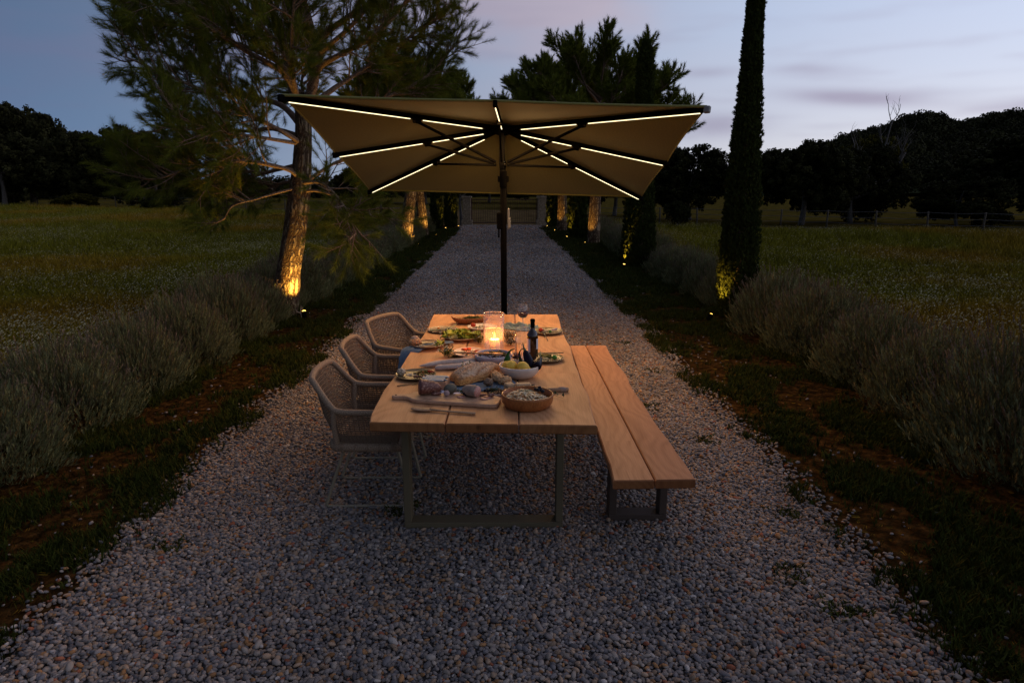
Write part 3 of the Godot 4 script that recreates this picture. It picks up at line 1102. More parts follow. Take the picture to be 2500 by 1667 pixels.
# limbs: [points, thick radius, thin radius, leafiness]; everything relative to the foot of the trunk
func pine(called: String, label: String, group: String, at: Vector3, trunk: Array, radii: Array, limbs: Array, seed_: int, tuft: int, tuft_size: float, gap: float, sub_len: float, upright := 0.35) -> Node3D:
	var r := RandomNumberGenerator.new(); r.seed = seed_
	var t := thing(called, label, "tree", at, 0.0, group)
	# trunk with bark mapped round it
	var st := geo()
	var pts := spline(trunk, 8)
	var rows := []
	var along := 0.0
	var nz := FastNoiseLite.new(); nz.seed = seed_; nz.frequency = 2.2
	var sides := 22
	var lens := []
	for i in pts.size():
		if i > 0: along += pts[i].distance_to(pts[i - 1])
		lens.append(along)
		var f := float(i) / (pts.size() - 1) * (radii.size() - 1)
		var k := mini(int(f), radii.size() - 2)
		var rad: float = lerpf(radii[k], radii[k + 1], f - k)
		var row := []
		for s in sides + 1:
			var a := TAU * (s % sides) / sides
			var d := Vector3(cos(a), 0, sin(a))
			row.append(pts[i] + d * rad * (1.0 + 0.10 * nz.get_noise_3d(d.x * 0.6, along * 0.5, d.z * 0.6) + 0.06 * nz.get_noise_3d(d.x * 2.2, along * 1.6, d.z * 2.2)))
		rows.append(row)
	for i in rows.size() - 1:
		for s in sides:
			quad_uv(st, [rows[i][s], rows[i][s + 1], rows[i + 1][s + 1], rows[i + 1][s]], [Vector2(float(s) / sides, lens[i]), Vector2(float(s + 1) / sides, lens[i]), Vector2(float(s + 1) / sides, lens[i + 1]), Vector2(float(s) / sides, lens[i + 1])])
	obj("trunk", done(st), M.bark, t)
	# limbs, twigs and needles
	var twigs := geo()
	var w: Array[Transform3D] = []
	var tint := PackedColorArray()
	var up := Vector3.UP
	for L in limbs:
		var lp := spline(L[0], 5)
		var lst := geo()
		tube(lst, lp, taper(lp.size(), L[1], L[2], 0.8), 7)
		obj("limb", done(lst), M.limb, t)
		var leafy: float = L[3]
		var total := 0.0
		var next := 0.0
		var length := 0.0
		for i in lp.size() - 1:
			length += lp[i].distance_to(lp[i + 1])
		next = length * L[4]
		for i in lp.size() - 1:
			var seg: Vector3 = lp[i + 1] - lp[i]
			var sl := seg.length()
			while next < total + sl:
				var p: Vector3 = lp[i] + seg * ((next - total) / sl)
				next += gap * r.randf_range(0.7, 1.3)
				if r.randf() > leafy:
					continue
				var d := seg.normalized()
				var side := d.cross(Vector3(r.randf_range(-1, 1), r.randf_range(-1, 1), r.randf_range(-1, 1))).normalized()
				var frac := next / length
				var bd := (d * 0.75 + side * 0.8 + up * upright * r.randf_range(0.0, 1.0)).normalized()
				var bl := sub_len * r.randf_range(0.55, 1.15) * (1.05 - 0.35 * frac)
				var bp := [p]
				var q := p
				for k in 4:
					bd = (bd + up * 0.10 * upright + Vector3(r.randf_range(-0.2, 0.2), r.randf_range(-0.2, 0.2), r.randf_range(-0.2, 0.2))).normalized()
					q += bd * bl / 4.0
					bp.append(q)
				tube(twigs, bp, taper(5, 0.013, 0.005), 4, false)
				# twigs off the branch
				for k in range(1, 5):
					for m in 2:
						var ts := bd.cross(Vector3(r.randf_range(-1, 1), r.randf_range(-1, 1), r.randf_range(-1, 1))).normalized()
						var td := (bd * 0.8 + ts * 0.85 + up * upright * 0.8).normalized()
						var tl := 0.30 * sub_len * r.randf_range(0.5, 1.2)
						if k == 4 and m == 0:
							td = bd
						var e: Vector3 = bp[k] + td * tl
						tube(twigs, [bp[k], e], [0.005, 0.003], 3, false)
						for f in [0.55, 1.0]:
							w.append(Transform3D(needle_basis(td, r.randf() * TAU, tuft_size * r.randf_range(0.8, 1.2)), bp[k].lerp(e, f)))
							tint.append(Color(1, 1, 1) * r.randf_range(0.7, 1.2))
			total += sl
	obj("twigs", done(twigs), M.limb, t).set_meta("kind", "stuff")
	scatter("needles", tufts[tuft], M.needle, w, tint, t)
	return t


func needle_basis(d: Vector3, spin: float, s: float) -> Basis:
	var f := ring_frame(d)
	var x: Vector3 = f[0]
	return Basis(x, d.cross(x), d) * Basis(Vector3(0, 0, 1), spin) * Basis.from_scale(Vector3.ONE * s)


func pine_limbs(r: RandomNumberGenerator, foot: Vector3, from_y: float, top_y: float, rad: float, count: int, _lift: float) -> Array:
	# limbs fan out from the upper trunk to a domed crown
	var out := []
	var low := from_y * 1.12
	var cy := low + (top_y - low) * 0.30
	var ry := top_y - cy
	for i in count:
		var f := (i + 0.5) / count
		var z := lerpf(-0.28, 0.97, f)
		var a := i * 2.39996 + r.randf_range(-0.2, 0.2)
		var q := sqrt(1.0 - z * z)
		var bump := r.randf_range(0.92, 1.02)
		var e := foot + Vector3(0, cy, 0) + Vector3(q * cos(a) * rad, z * (ry if z > 0.0 else ry * 0.7), q * sin(a) * rad) * bump
		var s := foot + Vector3(0, lerpf(from_y, cy + ry * 0.35, clampf(f, 0.0, 1.0)), 0)
		var m := s.lerp(e, 0.5) + Vector3(0, -0.12 * rad * q, 0)
		out.append([[s, s.lerp(m, 0.6), m, e], 0.055, 0.014, 1.0, 0.42])
	out.append([[foot + Vector3(0, from_y, 0), foot + Vector3(0.05, cy, 0), foot + Vector3(0, cy + ry * 0.75, 0)], 0.08, 0.02, 1.0, 0.6])
	return out


func cypress_spray() -> ArrayMesh:
	var r := RandomNumberGenerator.new(); r.seed = 77
	var v := PackedVector3Array()
	var n := PackedVector3Array()
	var c := PackedColorArray()
	for i in 16:
		var a := r.randf() * TAU
		var o := r.randf_range(0.02, 0.45)
		var d := Vector3(sin(o) * cos(a), cos(o), sin(o) * sin(a))
		var p := d * r.randf_range(0.0, 0.45) + Vector3(r.randf_range(-0.1, 0.1), 0, r.randf_range(-0.1, 0.1))
		var s := Vector3(r.randf_range(-1, 1), 0, r.randf_range(-1, 1)).normalized() * 0.10
		var col := Color(1, 1, 1) * r.randf_range(0.6, 1.3)
		leaf_tri(v, n, c, p - s, p + d * 0.25 + s * 0.9, p + d * 0.62, col)
		leaf_tri(v, n, c, p - s, p + d * 0.62, p + d * 0.25 - s * 0.9, col)
	return loose(v, n, c)


var spray: ArrayMesh

func cypress(label: String, at: Vector3, h: float, r0: float, r_top: float, count: int, size: float, seed_: int, lean := Vector2.ZERO) -> void:
	var r := RandomNumberGenerator.new(); r.seed = seed_
	var t := thing("cypress", label, "tree", at, 0.0, "cypresses along the drive")
	var nz := FastNoiseLite.new(); nz.seed = seed_; nz.frequency = 1.0
	var st := geo()
	tube(st, [Vector3.ZERO, Vector3(lean.x * h * 0.5, h * 0.5, lean.y * h * 0.5), Vector3(lean.x * h, h * 0.96, lean.y * h)], [r0 * 0.26, r0 * 0.18, 0.02], 8)
	obj("trunk", done(st), M.limb, t)
	var w: Array[Transform3D] = []
	var tint := PackedColorArray()
	for i in count:
		var f := r.randf()
		var y := h * f
		var a := r.randf() * TAU
		var base := lerpf(r0, r_top, smoothstep(0.0, 0.75, f)) * sqrt(clampf((1.0 - f) * 9.0, 0.02, 1.0)) * lerpf(0.72, 1.0, smoothstep(0.0, 0.06, f))
		var flute := 1.0 + 0.22 * nz.get_noise_3d(cos(a) * 1.6, y * 0.55, sin(a) * 1.6) + 0.18 * nz.get_noise_3d(cos(a) * 4.0, y * 2.2, sin(a) * 4.0)
		var inn := pow(r.randf(), 0.30)
		var p := Vector3(cos(a), 0, sin(a)) * base * flute * inn + Vector3(lean.x * y, y, lean.y * y)
		var tilt := Basis(Vector3(-sin(a), 0, cos(a)), -r.randf_range(0.05, 0.35)) if r.randf() < 0.93 else Basis(Vector3(-sin(a), 0, cos(a)), -0.7)
		var s := size * r.randf_range(0.7, 1.25)
		w.append(Transform3D((tilt * Basis(Vector3.UP, r.randf() * TAU)).scaled_local(Vector3(s, s, s)), p))
		tint.append(Color(1, 1, 1) * r.randf_range(0.6, 1.3))
	scatter("foliage", spray, M.cypress, w, tint, t)


func build_driveway_trees() -> void:
	tufts = [needle_tuft(1, 68, 0.115, 0.0017, 0.11), needle_tuft(2, 34, 0.13, 0.007, 0.17)]
	spray = cypress_spray()
	# the big pine beside the chairs
	var V := func(x: float, y: float, z: float) -> Vector3: return Vector3(x, y, z)
	var trunk := [Vector3(-0.06, -0.3, 0), Vector3(0.04, 0.13, 0), Vector3(0.14, 0.69, 0), Vector3(0.26, 1.23, 0), Vector3(0.39, 1.90, 0), Vector3(0.46, 2.41, 0), Vector3(0.50, 2.79, 0), Vector3(0.48, 3.2, 0)]
	var L := []
	L.append([[Vector3(0.48,3.05,0.00), Vector3(0.31,3.37,-0.10), Vector3(0.23,3.91,-0.20), Vector3(0.05,4.47,-0.30), Vector3(-0.12,5.13,-0.40), Vector3(-0.27,5.9,-0.40)], 0.085, 0.02, 1.0, 0.2])
	L.append([[Vector3(0.50,2.98,0.00), Vector3(0.72,3.34,0.10), Vector3(0.74,3.93,0.15), Vector3(0.67,4.36,0.20), Vector3(0.64,5.01,0.20), Vector3(0.74,6.0,0.20)], 0.085, 0.02, 1.0, 0.2])
	L.append([[Vector3(0.65,3.25,0.10), Vector3(0.86,3.49,0.30), Vector3(1.18,3.61,0.50), Vector3(1.72,3.83,0.70), Vector3(2.14,4.22,0.80), Vector3(2.43,4.60,0.90)], 0.055, 0.012, 1.0, 0.30])
	L.append([[Vector3(0.57,2.98,0.00), Vector3(0.90,3.30,-0.30), Vector3(1.13,3.49,-0.50), Vector3(1.87,4.07,-0.90), Vector3(2.45,4.59,-1.20)], 0.05, 0.012, 1.0, 0.30])
	L.append([[Vector3(0.49,2.98,0.00), Vector3(0.37,3.40,0.30), Vector3(-0.04,3.65,0.60), Vector3(-0.38,3.89,0.80), Vector3(-0.55,4.09,0.90), Vector3(-0.95,4.25,1.00)], 0.05, 0.012, 1.0, 0.2])
	L.append([[Vector3(0.47,2.48,0.00), Vector3(0.37,2.59,0.20), Vector3(0.07,2.78,0.50), Vector3(-0.52,3.10,0.80), Vector3(-0.93,3.29,0.90), Vector3(-1.40,3.50,1.00)], 0.045, 0.010, 1.0, 0.25])
	L.append([[Vector3(0.40,1.96,0.00), Vector3(0.34,2.12,0.20), Vector3(0.03,2.22,0.50), Vector3(-0.37,2.26,0.70), Vector3(-0.83,2.41,0.80), Vector3(-1.22,2.66,0.90)], 0.036, 0.008, 0.8, 0.3])
	L.append([[Vector3(0.43,1.93,0.00), Vector3(0.66,2.13,-0.20), Vector3(0.96,2.30,-0.40), Vector3(1.26,2.24,-0.60), Vector3(1.58,1.97,-0.70)], 0.034, 0.008, 0.75, 0.35])
	L.append([[Vector3(0.41,1.83,0.00), Vector3(0.68,1.85,0.20), Vector3(1.05,1.76,0.40), Vector3(1.39,1.65,0.50), Vector3(1.59,1.40,0.60)], 0.026, 0.006, 0.45, 0.5])
	L.append([[Vector3(0.56,2.86,0.00), Vector3(0.97,3.03,-0.50), Vector3(1.45,3.21,-0.90), Vector3(2.13,3.59,-1.20), Vector3(2.56,4.09,-1.40)], 0.05, 0.012, 1.0, 0.25])
	L.append([[Vector3(0.48,2.73,0.00), Vector3(0.02,3.10,-0.50), Vector3(-0.69,3.28,-1.00), Vector3(-1.42,3.66,-1.30), Vector3(-2.11,4.17,-1.50), Vector3(-2.56,4.63,-1.60)], 0.055, 0.012, 1.0, 0.28])
	L.append([[Vector3(0.44,2.22,0.00), Vector3(0.02,2.16,-0.30), Vector3(-0.65,2.03,-0.60), Vector3(-1.31,1.97,-0.80), Vector3(-1.80,1.83,-0.90)], 0.040, 0.008, 0.85, 0.3])
	L.append([[Vector3(0.41,3.35,0.00), Vector3(0.05,3.80,0.20), Vector3(-0.38,4.13,0.30), Vector3(-0.85,4.56,0.40), Vector3(-1.32,4.75,0.50), Vector3(-1.9,5.0,0.5)], 0.05, 0.012, 1.0, 0.2])
	L.append([[Vector3(0.69,3.84,0.00), Vector3(1.18,4.24,-0.20), Vector3(1.76,4.57,-0.30), Vector3(2.41,4.89,-0.40), Vector3(2.80,5.13,-0.40)], 0.05, 0.012, 1.0, 0.2])
	L.append([[Vector3(0.39,1.90,0.00), Vector3(0.18,1.83,0.30), Vector3(-0.08,1.74,0.50), Vector3(-0.37,1.65,0.60), Vector3(-0.51,1.46,0.60)], 0.022, 0.005, 0.3, 0.5])
	L.append([[Vector3(0.24,4.0,-0.2), Vector3(-0.5,4.5,-0.5), Vector3(-1.2,4.9,-0.8), Vector3(-2.0,5.2,-0.9)], 0.045, 0.012, 1.0, 0.2])
	L.append([[Vector3(0.46,2.6,0.0), Vector3(-0.1,2.75,-0.5), Vector3(-0.8,2.75,-0.9), Vector3(-1.7,2.95,-1.1), Vector3(-2.15,3.3,-1.2)], 0.042, 0.010, 1.0, 0.35])
	L.append([[Vector3(0.5,2.9,0.0), Vector3(0.6,3.3,0.7), Vector3(0.8,3.7,1.3), Vector3(1.0,4.2,1.7)], 0.045, 0.012, 1.0, 0.3])
	L.append([[Vector3(0.5,2.9,0.0), Vector3(0.3,3.2,-0.8), Vector3(0.1,3.6,-1.5), Vector3(0.2,4.1,-2.0)], 0.045, 0.012, 1.0, 0.3])
	L.append([[Vector3(0.6,3.6,0.0), Vector3(1.3,4.0,0.3), Vector3(1.9,4.6,0.4), Vector3(2.3,5.1,0.3)], 0.04, 0.012, 1.0, 0.3])
	L.append([[Vector3(0.4,3.5,0.0), Vector3(-0.4,3.9,-0.6), Vector3(-1.3,4.2,-0.9), Vector3(-2.3,4.5,-0.8)], 0.04, 0.012, 1.0, 0.3])
	L.append([[Vector3(0.66,4.4,0.2), Vector3(1.1,4.9,0.5), Vector3(1.6,5.4,0.6)], 0.03, 0.01, 1.0, 0.2])
	L.append([[Vector3(0.05,4.5,-0.3), Vector3(-0.5,5.1,-0.1), Vector3(-1.2,5.5,0.1)], 0.03, 0.01, 1.0, 0.2])
	L.append([[Vector3(0.44,2.1,0.0), Vector3(-0.2,2.25,0.5), Vector3(-0.8,2.15,0.8), Vector3(-1.25,2.0,0.9), Vector3(-1.55,2.05,0.95)], 0.036, 0.008, 1.0, 0.3])
	L.append([[Vector3(0.42,2.0,0.0), Vector3(-0.1,1.95,-0.6), Vector3(-0.7,1.75,-1.0), Vector3(-1.25,1.55,-1.2)], 0.032, 0.007, 1.0, 0.35])
	L.append([[Vector3(0.42,1.95,0.0), Vector3(0.9,1.95,0.7), Vector3(1.3,1.65,1.2), Vector3(1.5,1.30,1.5)], 0.030, 0.006, 1.0, 0.4])
	L.append([[Vector3(0.46,2.5,0.0), Vector3(0.1,2.55,0.6), Vector3(-0.3,2.6,1.1), Vector3(-0.7,2.75,1.4)], 0.034, 0.008, 1.0, 0.3])
	pine("pine_tree", "large spreading pine with lit leaning trunk beside the chairs", "", Vector3(-3.38, 0, -10.18), trunk, [0.225, 0.20, 0.175, 0.165, 0.148, 0.126, 0.112, 0.08], L, 500, 0, 1.0, 0.066, 0.70, 0.30)
	# pines farther up the drive
	var far := [
		[Vector3(-3.30, 0, -22.7), 6.3, 2.45, 0.21, 0.10, "pine with lit trunk, first beyond the big pine on the same verge", 511],
		[Vector3(-3.22, 0, -26.9), 6.4, 2.2, 0.20, -0.06, "pine with curved lit trunk, second beyond the big pine", 512],
		[Vector3(2.95, 0, -23.2), 7.0, 3.25, 0.20, 0.02, "round crowned pine with lit trunk behind the wide cypress", 513],
		[Vector3(2.40, 0, -29.7), 7.4, 3.4, 0.20, 0.0, "round crowned pine nearest the gate on the cypress verge", 514]]
	for q in far:
		var r := RandomNumberGenerator.new(); r.seed = q[6]
		var h: float = q[1]
		var ln: float = q[4]
		var foot := Vector3(ln * 3.0, 0, 0)
		var tr := [Vector3(0, -0.2, 0), Vector3(ln * 0.6, h * 0.12, 0), Vector3(ln * 2.0, h * 0.26, 0), Vector3(ln * 3.0, h * 0.42, 0), Vector3(ln * 3.0, h * 0.6, 0)]
		pine("pine_tree", q[5], "pines along the drive", q[0], tr, [q[3] * 1.1, q[3], q[3] * 0.9, q[3] * 0.75, q[3] * 0.45], pine_limbs(r, foot, h * 0.38, h * 0.94, q[2] * 0.88, 34, 0.75), q[6], 1, 1.15, 0.10, 0.55, 0.9)
	# cypresses
	cypress("tall slender cypress cut off by the top of the picture, lit at its foot", Vector3(3.40, 0, -9.95), 7.2, 0.275, 0.085, 22000, 0.060, 601, Vector2(-0.006, 0))
	cypress("broad cypress with lit edge, second along the verge with the bench", Vector3(3.19, 0, -16.5), 5.1, 0.40, 0.18, 14000, 0.080, 602)
	cypress("dark cypress between the two pine trunks near the gate", Vector3(2.66, 0, -25.7), 4.4, 0.34, 0.22, 2600, 0.18, 603)
	cypress("dark cypress beside the clear gate pillar", Vector3(2.31, 0, -32.7), 4.3, 0.38, 0.24, 2400, 0.18, 604)
	cypress("dark cypress left of the gate with lit edge, nearer the camera", Vector3(-3.10, 0, -31.0), 4.0, 0.26, 0.17, 2200, 0.16, 605)
	cypress("dark cypress left of the gate with lit edge, nearer the gate", Vector3(-2.62, 0, -32.8), 4.0, 0.31, 0.19, 2200, 0.16, 606)
	# leafy branchlets over the pillar
	broadleaf("small_tree", "small leafy tree leaning over the shaded gate pillar", "", Vector3(-2.25, 0, -35.2), 3.0, 0.75, 2, Color(1.5, 1.5, 0.8), 0.4)


# ------------------------------------------------------------------ lavender
func sprig_mesh(seed_: int) -> ArrayMesh:
	var r := RandomNumberGenerator.new(); r.seed = seed_
	var v := PackedVector3Array()
	var n := PackedVector3Array()
	var c := PackedColorArray()
	for i in 13:
		var f := i / 12.0
		var a := r.randf() * TAU
		var o := r.randf_range(0.25, 0.75) * (1.0 - 0.5 * f)
		var d := Vector3(sin(o) * cos(a), cos(o), sin(o) * sin(a))
		var p := Vector3(0, f * 0.72, 0)
		var s := Vector3(cos(a + 1.57), 0, sin(a + 1.57)) * 0.024
		var l := r.randf_range(0.22, 0.38)
		var col := Color(1, 1, 1) * r.randf_range(0.65, 1.25)
		leaf_tri(v, n, c, p - s * 0.4, p + d * l * 0.5 + s, p + d * l, col)
		leaf_tri(v, n, c, p - s * 0.4, p + d * l, p + d * l * 0.5 - s, col)
	var st := Color(0.6, 0.5, 0.4)
	leaf_tri(v, n, c, Vector3(-0.008, 0, 0), Vector3(0.008, 0, 0), Vector3(0, 0.8, 0), st)
	return loose(v, n, c)


func stalk_mesh(seed_: int) -> ArrayMesh:
	var r := RandomNumberGenerator.new(); r.seed = seed_
	var v := PackedVector3Array()
	var n := PackedVector3Array()
	var c := PackedColorArray()
	var bend := Vector3(r.randf_range(-0.1, 0.1), 0, r.randf_range(-0.1, 0.1))
	var p0 := Vector3.ZERO
	var p1 := Vector3(0, 0.55, 0) + bend * 0.4
	var p2 := Vector3(0, 1.0, 0) + bend
	var stem := Color(0.75, 0.80, 0.62)
	for s in [Vector3(0.008, 0, 0), Vector3(0, 0, 0.008)]:
		leaf_tri(v, n, c, p0 - s, p1 + s, p1 - s, stem)
		leaf_tri(v, n, c, p0 - s, p0 + s, p1 + s, stem)
		leaf_tri(v, n, c, p1 - s, p1 + s, p2, stem)
	var b := Color(1.05, 0.98, 0.95)
	for k in 7:
		var q := p1.lerp(p2, 0.62 + 0.065 * k)
		var a := r.randf() * TAU
		var s := Vector3(cos(a), 0.5, sin(a)) * 0.026
		leaf_tri(v, n, c, q - s, q + Vector3(0, 0.055, 0), q + s, b * r.randf_range(0.7, 1.25))
	return loose(v, n, c)


func lavender_bush(seed_: int, sprigs: int, stalks: int) -> Node3D:
	var r := RandomNumberGenerator.new(); r.seed = seed_
	var nz := FastNoiseLite.new(); nz.seed = seed_; nz.frequency = 1.0
	var t := thing("lavender_bush", "", "bush", Vector3.ZERO, 0.0)
	var w: Array[Transform3D] = []
	var c := PackedColorArray()
	for i in sprigs:
		var z := r.randf_range(-0.12, 1.0)
		var a := r.randf() * TAU
		var q := sqrt(1.0 - z * z)
		var d := Vector3(q * cos(a), z, q * sin(a))
		var R := 1.0 + 0.34 * nz.get_noise_3dv(d * 2.2) + 0.16 * nz.get_noise_3dv(d * 5.5)
		var inn := lerpf(0.55, 0.92, pow(r.randf(), 0.5))
		var p := Vector3(d.x * 0.60, 0.02 + d.y * 0.56, d.z * 0.60) * R * inn
		var dir := (d * Vector3(0.7, 0.8, 0.7) + Vector3(r.randf_range(-0.35, 0.35), 0.9, r.randf_range(-0.35, 0.35))).normalized()
		var s := r.randf_range(0.075, 0.135)
		w.append(Transform3D(turned(dir, r.randf() * TAU).scaled_local(Vector3(s, s, s)), p))
		var tone := 0.55 + 0.75 * r.randf()
		var cc := Color(1.0, 1.02, 0.90).lerp(Color(0.80, 0.92, 0.72), r.randf()) * tone
		if r.randf() < 0.10: cc = Color(1.25, 0.95, 0.70) * tone
		c.append(cc)
	scatter("foliage", sprig_mesh(seed_), M.lavender, w, c, t)
	w = []
	c = PackedColorArray()
	for i in stalks:
		var z := 0.16 + 0.84 * pow(r.randf(), 0.8)
		var a := r.randf() * TAU
		var q := sqrt(1.0 - z * z)
		var d := Vector3(q * cos(a), z, q * sin(a))
		var R := 1.0 + 0.34 * nz.get_noise_3dv(d * 2.2) + 0.16 * nz.get_noise_3dv(d * 5.5)
		var p := Vector3(d.x * 0.60, 0.02 + d.y * 0.56, d.z * 0.60) * R * 0.80
		var dir := (d * Vector3(0.65, 0.5, 0.65) + Vector3(r.randf_range(-0.22, 0.22), 0.9, r.randf_range(-0.22, 0.22))).normalized()
		var s := r.randf_range(0.13, 0.26)
		w.append(Transform3D(turned(dir, r.randf() * TAU).scaled_local(Vector3(s * 0.8, s, s * 0.8)), p))
		c.append(Color(1, 1, 1) * r.randf_range(0.55, 1.25))
	scatter("flower_stalks", stalk_mesh(seed_), M.spike, w, c, t)
	var st := geo()
	for k in 7:
		var a := TAU * k / 7.0
		tube(st, [Vector3(cos(a) * 0.04, 0, sin(a) * 0.04), Vector3(cos(a) * 0.16, 0.14, sin(a) * 0.16), Vector3(cos(a) * 0.30, 0.30, sin(a) * 0.30)], [0.016, 0.010, 0.004], 5)
	obj("stems", done(st), M.limb, t)
	return t


func build_lavender() -> void:
	var protos := []
	for k in 4:
		protos.append(lavender_bush(700 + k, 3600, 620))
	var used := [false, false, false, false]
	var r := RandomNumberGenerator.new(); r.seed = 12
	for side in [-1.0, 1.0]:
		var z := -2.35
		var i := 0
		while z > -31.0:
			var s := r.randf_range(0.88, 1.16)
			var x: float = side * 3.70 + r.randf_range(-0.07, 0.07)
			var hole := false
			if side < 0.0:
				hole = absf(z + 10.15) < 0.42 or absf(z + 22.9) < 0.35 or z < -29.0
				if z > -3.4: s *= 1.0
			else:
				hole = absf(z + 9.85) < 0.45 or absf(z + 16.5) < 0.5 or absf(z + 23.2) < 0.4 or z < -28.5
				if z > -9.0:
					s *= 1.10
					x += 0.08
			if not hole and i < 34:
				var k := r.randi_range(0, 3)
				var label := "grey lavender bush, %s from the near end of the row beside the %s" % [ORD[i], "chairs" if side < 0.0 else "bench"]
				var at := Vector3(x, 0, z)
				var o: Node3D
				if not used[k]:
					o = protos[k]
					used[k] = true
					o.position = at
					o.rotation.y = r.randf() * TAU
					o.set_meta("label", label)
				else:
					o = copy(protos[k], "lavender_bush", label, at, r.randf() * TAU)
				o.set_meta("group", "lavender bushes beside the chairs" if side < 0.0 else "lavender bushes beside the bench")
				o.scale = Vector3(s, s * r.randf_range(0.98, 1.22), s)
				i += 1
			z -= r.randf_range(0.98, 1.18)


# ------------------------------------------------------------------ meadow and verges
func grass_clump(seed_: int, blades: int, h: float, w: float, spread: float, droop := 0.35) -> ArrayMesh:
	var r := RandomNumberGenerator.new(); r.seed = seed_
	var v := PackedVector3Array()
	var n := PackedVector3Array()
	var c := PackedColorArray()
	for i in blades:
		var a := r.randf() * TAU
		var p := Vector3(cos(a), 0, sin(a)) * spread * r.randf()
		var d := Vector3(r.randf_range(-1, 1), 0, r.randf_range(-1, 1)) * droop
		var hh := h * r.randf_range(0.5, 1.1)
		var s := Vector3(cos(a + 1.2), 0, sin(a + 1.2)) * w * 0.5
		var m := p + Vector3(0, hh * 0.6, 0) + d * hh * 0.4
		var e := p + Vector3(0, hh, 0) + d * hh * 1.1
		var col := Color(1, 1, 1) * r.randf_range(0.6, 1.3)
		leaf_tri(v, n, c, p - s, m + s, m - s, col)
		leaf_tri(v, n, c, p - s, p + s, m + s, col)
		leaf_tri(v, n, c, m - s, m + s, e, col)
	return loose(v, n, c)


func flower_mesh(seed_: int) -> ArrayMesh:
	var r := RandomNumberGenerator.new(); r.seed = seed_
	var v := PackedVector3Array()
	var n := PackedVector3Array()
	var c := PackedColorArray()
	for i in 5:
		var p := Vector3(r.randf_range(-0.5, 0.5), r.randf_range(-0.35, 0.35), r.randf_range(-0.5, 0.5))
		var s := r.randf_range(0.18, 0.34)
		var u := Vector3(s, r.randf_range(-0.1, 0.1), 0)
		var w := Vector3(0, r.randf_range(0.05, 0.2), s)
		leaf_tri(v, n, c, p - u, p + w, p + u, Color.WHITE)
		leaf_tri(v, n, c, p - u, p + u, p - w, Color.WHITE)
	return loose(v, n, c)


func build_field() -> void:
	var nz := FastNoiseLite.new(); nz.seed = 31; nz.frequency = 0.09
	var nf := FastNoiseLite.new(); nf.seed = 32; nf.frequency = 0.11
	var r := RandomNumberGenerator.new(); r.seed = 33
	var w := [[], [], []]
	var c := [[], [], []]
	var fw: Array[Transform3D] = []
	var fc := PackedColorArray()
	for i in 105000:
		var side := -1.0 if r.randf() < 0.60 else 1.0
		var d := 4.0 + 58.0 * pow(r.randf(), 1.75)
		var z := -d
		var far := 0.92 * d + 4.0
		if side > 0.0: far = minf(far, 27.0)
		var x := side * (4.35 + maxf(far - 4.35, 0.2) * pow(r.randf(), 1.15))
		if side > 0.0 and z < lerpf(-34.0, -24.5, clampf((x - 3.0) / 20.0, 0.0, 1.0)): continue
		if side < 0.0 and z < lerpf(-36.0, -57.0, clampf((-x - 3.0) / 24.0, 0.0, 1.0)): continue
		var q := nz.get_noise_2d(x, z)
		var s := (0.85 + 0.35 * r.randf()) * (1.0 + d * 0.022)
		var k := r.randi_range(0, 2)
		var tall := 0.75 + 0.5 * q
		w[k].append(Transform3D(Basis(Vector3.UP, r.randf() * TAU).scaled_local(Vector3(s, s * tall, s)), Vector3(x, 0, z)))
		var dry := smoothstep(-0.15, 0.4, nf.get_noise_2d(x * 0.8, z * 0.8 + 50.0))
		c[k].append((Color(0.95, 1.05, 0.9)).lerp(Color(1.55, 1.05, 1.0), dry * 0.8) * r.randf_range(0.6, 1.25))
		# white umbels in drifts
		var drift := smoothstep(-0.25, 0.3, nf.get_noise_2d(x, z)) * (1.0 if d < 38.0 else 0.3)
		if r.randf() < 0.08 + drift * 0.50:
			for m in 4:
				var fs := r.randf_range(0.011, 0.024) * (1.0 + d * 0.010)
				fw.append(Transform3D(Basis(Vector3.UP, r.randf() * TAU).scaled_local(Vector3(fs, fs, fs)), Vector3(x + r.randf_range(-0.15, 0.15), 0.22 * s * tall + r.randf_range(0.0, 0.14), z + r.randf_range(-0.15, 0.15))))
				fc.append(Color(1, 1, 1) * r.randf_range(0.35, 1.0))
	for k in 3:
		var ww: Array[Transform3D] = []
		ww.assign(w[k])
		tag(scatter("meadow_grass", grass_clump(40 + k, 14, 0.27, 0.010, 0.13), M.grass, ww, PackedColorArray(c[k]), self), "rough meadow grass either side of the hedges", "grass", "meadow grass", "stuff")
	tag(scatter("meadow_flowers", flower_mesh(44), M.white_flower, fw, fc, self), "tiny white flowers dotted through the meadow", "flowers", "", "stuff")


